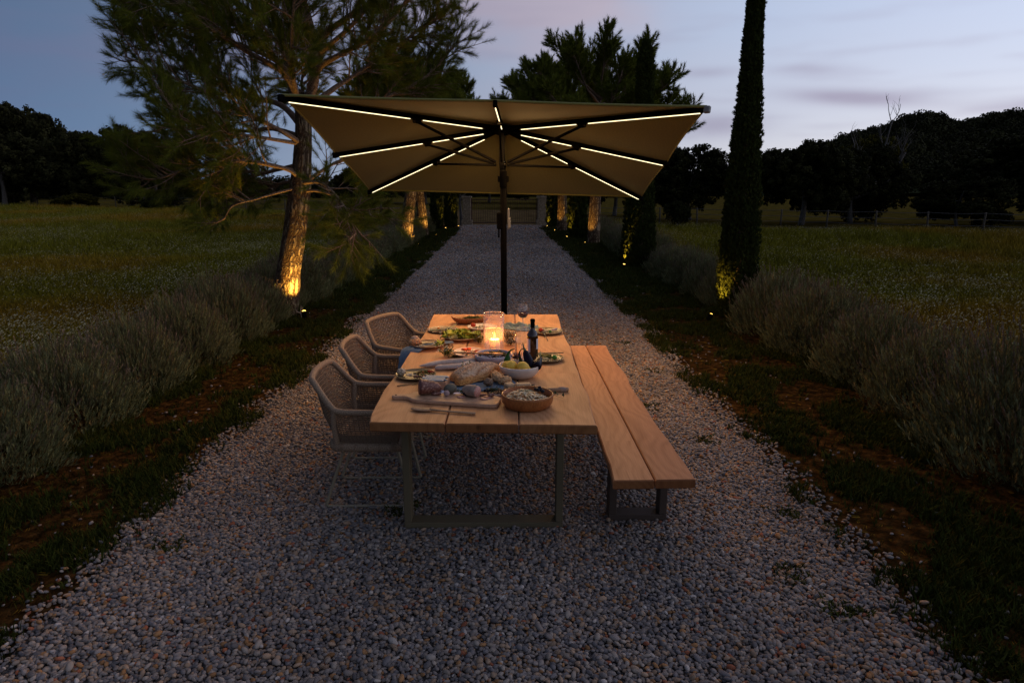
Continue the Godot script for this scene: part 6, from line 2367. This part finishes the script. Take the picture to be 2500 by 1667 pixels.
func build_food() -> void:
	var st: SurfaceTool
	loaf()
	# fruit in the cream bowl
	var bowl := Vector3(0.083, TOP, -4.10)
	var k := 0
	for q in [[-0.052, 0.060, 0.035, 0.6, "lemon at the loaf side of the cream bowl"], [0.018, 0.058, 0.060, -0.3, "spotted lemon in the middle of the cream bowl"], [-0.075, 0.048, 0.000, 1.2, "lemon half hidden behind the others in the cream bowl"]]:
		st = geo()
		lathe(st, [Vector2(0.0, -0.048), Vector2(0.008, -0.046), Vector2(0.012, -0.040), Vector2(0.024, -0.031), Vector2(0.035, -0.012), Vector2(0.037, 0.006), Vector2(0.029, 0.026), Vector2(0.014, 0.037), Vector2(0.008, 0.044), Vector2(0.0, 0.047)], 26)
		var o := single("lemon", q[4], "lemon", done(st), M.lemon, bowl + Vector3(q[0], q[1] + 0.022, q[2]), 0.0, "lemons")
		o.rotation = Vector3(0.3, q[3], 1.25 + 0.2 * k)
		k += 1
	for q in [[Vector3(0.070, 0.070, 0.005), Vector3(0.035, 0.155, -0.060), "dark aubergine leaning back in the cream bowl"], [Vector3(0.105, 0.082, 0.045), Vector3(0.125, 0.115, -0.050), "small aubergine at the rim of the cream bowl"]]:
		var t := thing("aubergine", q[2], "aubergine", bowl)
		st = geo()
		tube(st, spline([q[0] + (q[0] - q[1]) * 0.12, q[0], q[0].lerp(q[1], 0.45), q[0].lerp(q[1], 0.85), q[1]], 4), [0.006, 0.016, 0.023, 0.027, 0.029, 0.0295, 0.029, 0.028, 0.027, 0.026, 0.024, 0.022, 0.020, 0.018, 0.016, 0.013, 0.010], 16)
		obj("fruit", done(st), M.aubergine, t)
		st = geo()
		st.set_color(Color(0.14, 0.15, 0.07))
		tube(st, [q[1], q[1] + (q[1] - q[0]).normalized() * 0.02, q[1] + (q[1] - q[0]).normalized() * 0.045 + Vector3(0, 0.012, 0)], [0.012, 0.006, 0.0035], 8)
		obj("stalk", done(st), M.any, t)
	var pt := thing("green_pepper", "curled green chilli pepper standing in the cream bowl", "pepper", bowl)
	st = geo()
	st.set_color(Color(0.030, 0.085, 0.012))
	tube(st, spline([Vector3(-0.085, 0.085, -0.02), Vector3(-0.075, 0.115, -0.03), Vector3(-0.072, 0.140, -0.035), Vector3(-0.055, 0.165, -0.035), Vector3(-0.030, 0.172, -0.04)], 4), [0.010, 0.016, 0.020, 0.020, 0.018, 0.016, 0.013, 0.011, 0.009, 0.008, 0.007, 0.006, 0.005, 0.0045, 0.004, 0.003, 0.002], 12)
	obj("pod", done(st), M.any_gloss, pt)
	pt = thing("green_pepper", "dark twisted chilli pepper behind the lemons", "pepper", bowl)
	st = geo()
	st.set_color(Color(0.035, 0.045, 0.012))
	tube(st, spline([Vector3(0.010, 0.085, -0.05), Vector3(0.0, 0.125, -0.055), Vector3(0.004, 0.155, -0.06), Vector3(0.024, 0.170, -0.06), Vector3(0.034, 0.158, -0.06)], 4), [0.012, 0.011, 0.010, 0.009, 0.008, 0.007, 0.006, 0.005, 0.004, 0.003], 10)
	obj("pod", done(st), M.any_gloss, pt)
	herb_bunch("flower_sprig", "purple flower heads tucked behind the lemons", bowl + Vector3(-0.02, 0.095, -0.06), 5, 16, 0.045, 0.05, Color(0.07, 0.035, 0.045), Color(0.20, 0.10, 0.20), 10)
	# sausages on the board
	var by := 0.0226
	var sa := thing("salami", "thick cut salami standing at the handle side of the board", "sausage", on_table(-0.425, -3.675, by))
	st = geo()
	tube(st, spline([Vector3(-0.058, 0.046, 0.012), Vector3(-0.02, 0.042, 0.0), Vector3(0.02, 0.036, -0.012), Vector3(0.045, 0.024, -0.022), Vector3(0.055, 0.018, -0.027)], 4), [0.044, 0.044, 0.043, 0.042, 0.041, 0.040, 0.038, 0.036, 0.034, 0.031, 0.028, 0.025, 0.021, 0.017, 0.013, 0.009, 0.004], 22)
	obj("casing", done(st), M.salami, sa)
	st = geo()
	tube(st, [Vector3(-0.0595, 0.0462, 0.0125), Vector3(-0.0612, 0.0464, 0.0130)], [0.0415, 0.040], 22)
	obj("cut_face", done(st), M.salami_cut, sa)
	st = geo()
	tube(st, spline([Vector3(-0.02, 0.080, 0.01), Vector3(0.015, 0.078, -0.004), Vector3(0.035, 0.062, -0.014), Vector3(0.052, 0.034, -0.022), Vector3(0.055, 0.012, -0.026)], 4), [0.0011], 5)
	obj("string", done(st), M.linen, sa)
	sa = thing("mortadella", "grey cased sausage with pink cut face on the board", "sausage", on_table(-0.180, -3.625, by))
	st = geo()
	tube(st, spline([Vector3(-0.042, 0.018, -0.026), Vector3(-0.036, 0.030, -0.022), Vector3(-0.01, 0.033, -0.006), Vector3(0.020, 0.033, 0.014)], 4), [0.006, 0.020, 0.027, 0.031, 0.032, 0.033, 0.033, 0.033, 0.033, 0.033, 0.033, 0.033, 0.0325], 22)
	obj("casing", done(st), M.skin, sa)
	st = geo()
	tube(st, [Vector3(0.0205, 0.033, 0.0144), Vector3(0.0222, 0.033, 0.0156)], [0.031, 0.030], 22)
	obj("cut_face", done(st), M.sausage_cut, sa)
	for q in [[-0.250, -3.622, "round sausage slice lying by the dark olives"], [-0.122, -3.588, "round sausage slice lying nearest the board edge"], [-0.108, -3.612, "round sausage slice half covered by another slice"]]:
		st = geo()
		lathe(st, [Vector2(0, 0), Vector2(0.023, 0.0), Vector2(0.0245, 0.002), Vector2(0.023, 0.004), Vector2(0.0, 0.004)], 22)
		single("sausage_slice", q[2], "slice", done(st), M.sausage_cut, on_table(q[0], q[1], by), 0.0, "slices on the board")
	for q in [[-0.390, -3.650, 0.030, 0.010, M.salami, 0.1, "thin dry sausage lying beside the thick salami"], [-0.084, -3.622, 0.022, 0.011, M.salami, 0.5, "stubby end of dry sausage at the far board end"], [-0.140, -3.636, 0.030, 0.007, M.salami, 0.2, "thin dry sausage behind the pink one"]]:
		st = geo()
		blob(st, Vector3(0, q[3], 0), Vector3(q[2], q[3], q[3]), Basis.IDENTITY, 14, 10, 0.15, 7)
		single("small_sausage", q[6], "sausage", done(st), q[4], on_table(q[0], q[1], by), q[5], "small sausages")
	lump("round_cheese", "grey rinded cone of cheese in the middle of the board", "cheese", on_table(-0.315, -3.690, by), Vector3(0.038, 0.030, 0.030), Color(0.14, 0.12, 0.085), M.any, 0.10, 3, 0.4)
	lump("garlic_bulb", "pinkish garlic bulb in front of the rinded cheese", "garlic", on_table(-0.332, -3.640, by), Vector3(0.017, 0.017, 0.016), Color(0.40, 0.26, 0.23), M.any, 0.25, 4)
	var ol: MeshInstance3D
	for q in [[-0.232, -3.655], [-0.214, -3.650], [-0.226, -3.640]]:
		if ol == null:
			ol = lump("board_olive", "black olive beside the pink faced sausage", "olive", on_table(q[0], q[1], by), Vector3(0.011, 0.010, 0.010), Color(0.014, 0.013, 0.018), M.any_gloss, 0.05, 2, 0.0, "olives on the board")
		else:
			copy(ol, "board_olive", "black olive beside the pink faced sausage", on_table(q[0], q[1], by), 1.0)
	herb_bunch("herb_sprig", "small green sprig by the olives on the board", on_table(-0.245, -3.665, by), 8, 10, 0.035, 0.03, Color(0.10, 0.12, 0.035), Color.WHITE, 0)
	# nuts, cheese, olive twig
	heap("chopped_nuts", "heap of chopped brown nuts on the stone tile", "nuts", on_table(-0.025, -3.745, 0.009), 21, 90, 0.055, 0.035, 0.022, Vector3(0.012, 0.0028, 0.0040), [Color(0.10, 0.055, 0.035), Color(0.20, 0.12, 0.08), Color(0.055, 0.03, 0.025)])
	herb_bunch("herb_sprig", "sprig of herbs at the end of the chopped nuts", on_table(-0.082, -3.740, 0.009), 9, 14, 0.05, 0.035, Color(0.09, 0.10, 0.05), Color(0.02, 0.02, 0.035), 6)
	var grapes: MeshInstance3D
	for q in [[-0.112, -3.765], [-0.098, -3.752], [-0.122, -3.748], [-0.108, -3.740]]:
		if grapes == null:
			grapes = lump("dark_olive", "blue black olive on the blue cloth by the nuts", "olive", on_table(q[0], q[1], 0.012), Vector3(0.010, 0.009, 0.009), Color(0.012, 0.012, 0.022), M.any_gloss, 0.05, 2, 0.0, "olives by the nuts")
		else:
			copy(grapes, "dark_olive", "blue black olive on the blue cloth by the nuts", on_table(q[0], q[1], 0.012), 0.7)
	for q in [[0.018, -3.800, 0.5, Vector3(0.052, 0.046, 0.052), "square block of cheese beside the bread crust"], [0.098, -3.805, 0.12, Vector3(0.088, 0.044, 0.046), "long block of cheese with a fork stuck in it"]]:
		st = geo(false)
		box(st, Vector3(0, q[3].y * 0.5, 0), q[3], 0.006)
		single("cheese_block", q[4], "cheese", done(st), M.cheese, on_table(q[0], q[1], 0.004), q[2], "cheese blocks")
	var fk := thing("cheese_fork", "two pronged black fork stuck in the long cheese", "fork", on_table(0.138, -3.810, 0.030))
	for s in [-1.0, 1.0]:
		st = geo()
		tube(st, [Vector3(-0.01, 0.0, s * 0.008), Vector3(0.026, 0.006, s * 0.008)], [0.0034, 0.0030], 6)
		obj("prong", done(st), M.black_steel, fk)
	st = geo()
	tube(st, [Vector3(-0.010, -0.003, 0.009), Vector3(-0.012, -0.003, -0.009)], [0.003], 6)
	obj("shank", done(st), M.black_steel, fk)
	# shavings in the wooden bowl
	heap("cheese_shavings", "pile of pale cheese shavings in the wooden bowl", "cheese", on_table(0.095, -3.535, 0.036), 22, 230, 0.105, 0.100, 0.048, Vector3(0.040, 0.0020, 0.0060), [Color(0.86, 0.64, 0.36), Color(0.90, 0.74, 0.48), Color(0.74, 0.50, 0.26)], 0.010)
	heap("cheese_shavings", "bed of crumbled cheese at the bottom of the wooden bowl", "cheese", on_table(0.105, -3.535, 0.030), 24, 200, 0.120, 0.118, 0.010, Vector3(0.030, 0.004, 0.009), [Color(0.74, 0.58, 0.36), Color(0.80, 0.66, 0.44)], 0.006)
	ol = null
	for q in [[0.172, 0.083, -3.565], [0.190, 0.080, -3.572], [0.182, 0.090, -3.580], [0.162, 0.081, -3.585], [0.198, 0.077, -3.556]]:
		if ol == null:
			ol = lump("black_olive", "black olive on the cheese shavings in the wooden bowl", "olive", on_table(q[0], q[2], q[1] - 0.012), Vector3(0.011, 0.010, 0.010), Color(0.012, 0.012, 0.018), M.any_gloss, 0.05, 3, 0.0, "olives in the wooden bowl")
		else:
			copy(ol, "black_olive", "black olive on the cheese shavings in the wooden bowl", on_table(q[0], q[2], q[1] - 0.012), 0.6)
	leafy("sage_leaf", "grey green sage leaf on the cheese shavings", on_table(0.110, -3.520, 0.084), Vector3(0.038, 0.004, 0.012), Color(0.17, 0.21, 0.15), 0.011)
	# olive twig beside the bowl
	var tw := thing("olive_twig", "olive twig with narrow leaves beside the wooden bowl", "twig", on_table(0.215, -3.715))
	st = geo()
	st.set_color(Color(0.12, 0.10, 0.05))
	tube(st, spline([Vector3(-0.06, 0.016, -0.02), Vector3(0.0, 0.012, 0.0), Vector3(0.06, 0.010, 0.03), Vector3(0.105, 0.006, 0.075)], 4), [0.0016, 0.0010], 5, false)
	obj("stem", done(st), M.any, tw)
	var r := RandomNumberGenerator.new(); r.seed = 15
	for i in 18:
		var f := i / 17.0
		var p := Vector3(lerpf(-0.06, 0.105, f), 0.012, lerpf(-0.02, 0.075, f * f))
		var a := r.randf_range(0, TAU)
		var v := PackedVector3Array()
		var n := PackedVector3Array()
		var c := PackedColorArray()
		var d := Vector3(cos(a), r.randf_range(0.2, 1.3), sin(a)).normalized() * r.randf_range(0.026, 0.040)
		var w := d.cross(Vector3.UP).normalized() * 0.0042
		var col := Color(0.050, 0.070, 0.028) * r.randf_range(0.6, 1.5)
		leaf_tri(v, n, c, p, p + d * 0.5 + w, p + d, col)
		leaf_tri(v, n, c, p, p + d, p + d * 0.5 - w, col)
		obj("leaf", loose(v, n, c), M.any, tw)
	# near plate: bread crumb, rice, beans and peppers
	lump("bread_piece", "white torn piece of bread on the near plate", "bread", on_table(-0.655, -4.115, 0.012), Vector3(0.026, 0.022, 0.022), Color(0.66, 0.52, 0.35), M.bread, 0.5, 41)
	heap("rice_grains", "white rice grains on the near plate", "rice", on_table(-0.592, -4.130, 0.009), 25, 70, 0.040, 0.028, 0.006, Vector3(0.007, 0.0014, 0.0016), [Color(0.66, 0.62, 0.54)])
	heap("cooked_beans", "green beans on the near plate", "beans", on_table(-0.515, -4.130, 0.009), 26, 46, 0.055, 0.045, 0.020, Vector3(0.040, 0.0030, 0.0030), [Color(0.12, 0.10, 0.022), Color(0.16, 0.14, 0.03), Color(0.22, 0.10, 0.03)], 0.006)
	heap("red_pepper", "red pepper pieces among the beans of the near plate", "pepper", on_table(-0.495, -4.135, 0.020), 27, 7, 0.040, 0.022, 0.012, Vector3(0.016, 0.004, 0.006), [Color(0.42, 0.03, 0.015)])
	heap("meat_slice", "brown sliced meat at the front of the near plate", "meat", on_table(-0.530, -4.065, 0.010), 28, 8, 0.035, 0.012, 0.006, Vector3(0.040, 0.005, 0.010), [Color(0.15, 0.07, 0.05)])
	# plate with bread and lettuce
	lump("bread_piece", "torn crusty bread on the brown plate over the blue napkin", "bread", on_table(-0.668, -4.905, 0.020), Vector3(0.050, 0.026, 0.030), Color(0.60, 0.36, 0.18), M.bread, 0.4, 42, 0.3)
	lump("bread_piece", "pale bread crumb resting on the crusty bread", "bread", on_table(-0.672, -4.925, 0.040), Vector3(0.030, 0.024, 0.022), Color(0.66, 0.48, 0.32), M.bread, 0.6, 43, 0.3)
	lettuce("lettuce heart", "green lettuce heart on the brown plate over the blue napkin", on_table(-0.490, -4.895, 0.018), 51, 7, 0.045)
	# lettuce on the platter
	var heads := [[-0.430, -5.170, 0.075, 52, "pale lettuce wedge at the plate fork side of the platter"], [-0.335, -5.225, 0.080, 53, "frilly lettuce half in the middle of the platter"], [-0.270, -5.180, 0.080, 54, "bright yellow green lettuce half beside the candle"], [-0.355, -5.265, 0.065, 55, "dark green lettuce half at the back of the platter"]]
	for q in heads:
		lettuce("lettuce", q[4], on_table(q[0], q[1], 0.020), q[3], 15, q[2])
	# leek plate
	st = geo()
	st.set_color(Color(0.50, 0.46, 0.20))
	tube(st, spline([Vector3(-0.09, 0.018, 0.05), Vector3(-0.02, 0.022, 0.045), Vector3(0.06, 0.030, 0.0), Vector3(0.115, 0.045, -0.06)], 4), [0.0075, 0.0075, 0.0068, 0.0065, 0.006, 0.005, 0.004], 8)
	single("leek_stalk", "pale leek stalk arching off the shallow plate", "leek", done(st), M.any, on_table(-0.530, -5.49))
	lump("cherry_tomato", "orange cherry tomato beside the leek stalk", "tomato", on_table(-0.553, -5.475, 0.012), Vector3(0.015, 0.013, 0.014), Color(0.55, 0.15, 0.03), M.any_gloss, 0.03, 2)
	heap("salad_scraps", "pale salad scraps on the leek plate", "salad", on_table(-0.465, -5.480, 0.009), 31, 26, 0.040, 0.030, 0.014, Vector3(0.022, 0.003, 0.008), [Color(0.55, 0.42, 0.34), Color(0.45, 0.36, 0.20), Color(0.10, 0.07, 0.04)], 0.005)
	# pale salad plate behind the candle
	lump("tomato_piece", "red tomato piece on the plate behind the candle", "tomato", on_table(-0.275, -5.595, 0.014), Vector3(0.022, 0.018, 0.018), Color(0.52, 0.06, 0.02), M.any_gloss, 0.2, 3)
	heap("salad_scraps", "grain salad on the plate behind the candle", "salad", on_table(-0.205, -5.575, 0.010), 32, 40, 0.060, 0.045, 0.016, Vector3(0.014, 0.003, 0.006), [Color(0.35, 0.28, 0.16), Color(0.18, 0.17, 0.08), Color(0.50, 0.42, 0.34)])
	# oval plate with tomato and cheese
	k = 0
	for q in [[-0.300, -4.745, "tomato slice at the back of the oval plate"], [-0.268, -4.760, "tomato slice touching the herb stalk on the oval plate"], [-0.205, -4.690, "tomato slice toward the candle on the oval plate"], [-0.270, -4.640, "tomato slice at the front of the oval plate"], [-0.215, -4.630, "tomato slice under the spoon handle"]]:
		lump("tomato_slice", q[2], "tomato", on_table(q[0], q[1], 0.016), Vector3(0.022, 0.010, 0.017), Color(0.56, 0.09, 0.025), M.any_gloss, 0.25, 60 + k, k * 1.1, "tomato slices")
		k += 1
	heap("crumbled_cheese", "crumbled white cheese on the oval plate", "cheese", on_table(-0.255, -4.690, 0.010), 33, 60, 0.070, 0.070, 0.012, Vector3(0.014, 0.004, 0.008), [Color(0.62, 0.50, 0.38), Color(0.55, 0.38, 0.24), Color(0.18, 0.16, 0.06)])
	# grey bowl of beans and the trough
	heap("green_beans", "green beans heaped in the grey bowl", "beans", on_table(-0.088, -4.44, 0.052), 34, 60, 0.085, 0.060, 0.024, Vector3(0.075, 0.0034, 0.0034), [Color(0.10, 0.085, 0.020), Color(0.15, 0.13, 0.03), Color(0.08, 0.05, 0.02)], 0.008)
	heap("green_beans", "green beans filling the long trough", "beans", on_table(-0.300, -5.82, 0.020), 35, 70, 0.120, 0.045, 0.036, Vector3(0.10, 0.0036, 0.0036), [Color(0.10, 0.10, 0.022), Color(0.15, 0.14, 0.03), Color(0.07, 0.06, 0.02)], 0.010)
	# plate beside the bottle
	heap("pasta_shavings", "pale shavings on the plate beside the bottle", "cheese", on_table(0.240, -4.480, 0.009), 36, 46, 0.050, 0.026, 0.018, Vector3(0.024, 0.0022, 0.006), [Color(0.66, 0.55, 0.32), Color(0.58, 0.46, 0.25)], 0.006)
	heap("asparagus", "green asparagus spears on the plate beside the bottle", "asparagus", on_table(0.270, -4.560, 0.012), 37, 9, 0.050, 0.016, 0.010, Vector3(0.11, 0.0042, 0.0042), [Color(0.14, 0.14, 0.03)], 0.004)
	lump("green_pepper_ring", "bright green pepper piece on the plate beside the bottle", "pepper", on_table(0.330, -4.515, 0.010), Vector3(0.017, 0.015, 0.014), Color(0.09, 0.24, 0.04), M.any_gloss, 0.3, 5)
	# plate nearest the mast
	lump("tomato_piece", "red tomato piece on the plate nearest the parasol mast", "tomato", on_table(0.282, -5.425, 0.010), Vector3(0.022, 0.015, 0.017), Color(0.50, 0.05, 0.02), M.any_gloss, 0.25, 6)
	heap("rice_grains", "pale rice on the plate nearest the parasol mast", "rice", on_table(0.320, -5.420, 0.009), 38, 50, 0.035, 0.025, 0.014, Vector3(0.012, 0.003, 0.004), [Color(0.60, 0.52, 0.34), Color(0.40, 0.32, 0.18)])
	lump("pepper_piece", "green pepper piece beside the pink radish", "pepper", on_table(0.355, -5.385, 0.010), Vector3(0.013, 0.010, 0.012), Color(0.09, 0.20, 0.04), M.any_gloss, 0.2, 7)
	st = geo()
	st.set_color(Color(0.62, 0.42, 0.38))
	tube(st, [Vector3(-0.03, 0.010, 0.008), Vector3(0.0, 0.014, 0), Vector3(0.03, 0.020, -0.010)], [0.006, 0.008, 0.0085], 9)
	single("radish", "pale pink radish on the plate nearest the parasol mast", "radish", done(st), M.any_gloss, on_table(0.385, -5.435, 0.009))
	# herbs and dried flowers
	herb_bunch("herb_bunch", "white flowering herbs beside the oval plate", on_table(-0.415, -4.640), 61, 46, 0.075, 0.075, Color(0.15, 0.18, 0.045), Color(0.72, 0.72, 0.62), 26)
	herb_bunch("herb_bunch", "white flowering herbs behind the loaf", on_table(-0.225, -4.190), 62, 46, 0.070, 0.075, Color(0.14, 0.16, 0.035), Color(0.72, 0.72, 0.62), 18)
	herb_bunch("herb_bunch", "drooping herbs between lettuce and candle glass", on_table(-0.205, -5.055), 63, 30, 0.055, 0.100, Color(0.14, 0.14, 0.04), Color(0.70, 0.64, 0.48), 8)
	herb_bunch("dried_flowers", "dried pale flowers between candle and wine glass", on_table(0.025, -5.15), 64, 60, 0.095, 0.085, Color(0.30, 0.22, 0.11), Color(0.60, 0.50, 0.34), 36)
	herb_bunch("dark_berries_sprig", "dark dried seed heads in front of the pale flowers", on_table(0.030, -4.985), 65, 26, 0.070, 0.045, Color(0.07, 0.055, 0.04), Color(0.30, 0.28, 0.22), 10)
	herb_bunch("twisted_herbs", "dark twisted stems between herbs and spoon handle", on_table(-0.365, -4.600), 66, 18, 0.060, 0.022, Color(0.08, 0.06, 0.02), Color.WHITE, 0, true)


func leafy(called: String, label: String, at: Vector3, d: Vector3, c: Color, w: float) -> void:
	var st := geo()
	st.set_color(c)
	var rows := []
	for side in 2:
		rows = []
		for i in 9:
			var f := i / 8.0
			var p := d * (f - 0.5) * 2.0
			p.y += 0.006 * sin(f * PI)
			var s := d.cross(Vector3.UP).normalized() * w * sin(PI * clampf(f, 0.03, 0.97))
			var low := Vector3(0, -0.001 * side, 0)
			rows.append([p - s + Vector3(0, 0.003, 0) + low, p + low, p + s + Vector3(0, 0.003, 0) + low])
		sheet(st, rows, false, side == 1)
	single(called, label, "leaf", done(st), M.any, at)


func lettuce(called: String, label: String, at: Vector3, seed_: int, leaves: int, size: float) -> void:
	# overlapping ruffled leaves, pale at the rib and green at the frill
	var r := RandomNumberGenerator.new(); r.seed = seed_
	var t := thing("lettuce", label, "lettuce", at)
	var turn := r.randf() * TAU
	for i in leaves:
		var st := geo()
		var a := turn + r.randf_range(-1.15, 1.15)
		var d := Vector3(cos(a), 0, sin(a))
		var s := Vector3(-d.z, 0, d.x)
		var L := size * r.randf_range(0.85, 1.35)
		var W := size * r.randf_range(0.38, 0.62)
		var start := -d * size * 0.75 + s * r.randf_range(-0.25, 0.25) * size + Vector3(0, 0.006, 0)
		var rise := r.randf_range(0.15, 0.80)
		var ph := r.randf() * TAU
		var rows := []
		var cols := []
		for k in 11:
			var f := k / 10.0
			var row := []
			var crow := []
			for j in 11:
				var g := (j / 10.0 - 0.5) * 2.0
				var w := W * (0.25 + 0.85 * sin(clampf(f, 0.0, 0.92) * PI * 0.62))
				var fr := smoothstep(0.45, 1.0, maxf(f, absf(g)))
				var p := start + d * L * 1.35 * f * (1.0 - 0.12 * g * g) + s * g * w
				p.y += L * rise * pow(f, 1.2) * 0.75 + w * 0.40 * g * g + 0.010 * fr * sin(g * 9.0 + ph + f * 7.0) - L * 0.35 * pow(f, 4.0)
				p.y = maxf(p.y, 0.002)
				row.append(p)
				crow.append(Color(0.72, 0.64, 0.28).lerp(Color(0.52, 0.50, 0.050), smoothstep(0.1, 0.55, f)).lerp(Color(0.170, 0.240, 0.022), smoothstep(0.5, 1.0, maxf(f, absf(g) * 0.85)) * (0.5 + 0.5 * r.randf())))
			rows.append(row)
			cols.append(crow)
		for k in 10:
			for j in 10:
				for q in [[k, j], [k, j + 1], [k + 1, j + 1], [k, j], [k + 1, j + 1], [k + 1, j]]:
					st.set_color(cols[q[0]][q[1]])
					st.add_vertex(rows[q[0]][q[1]])
		obj("leaf", done(st), M.any, t)
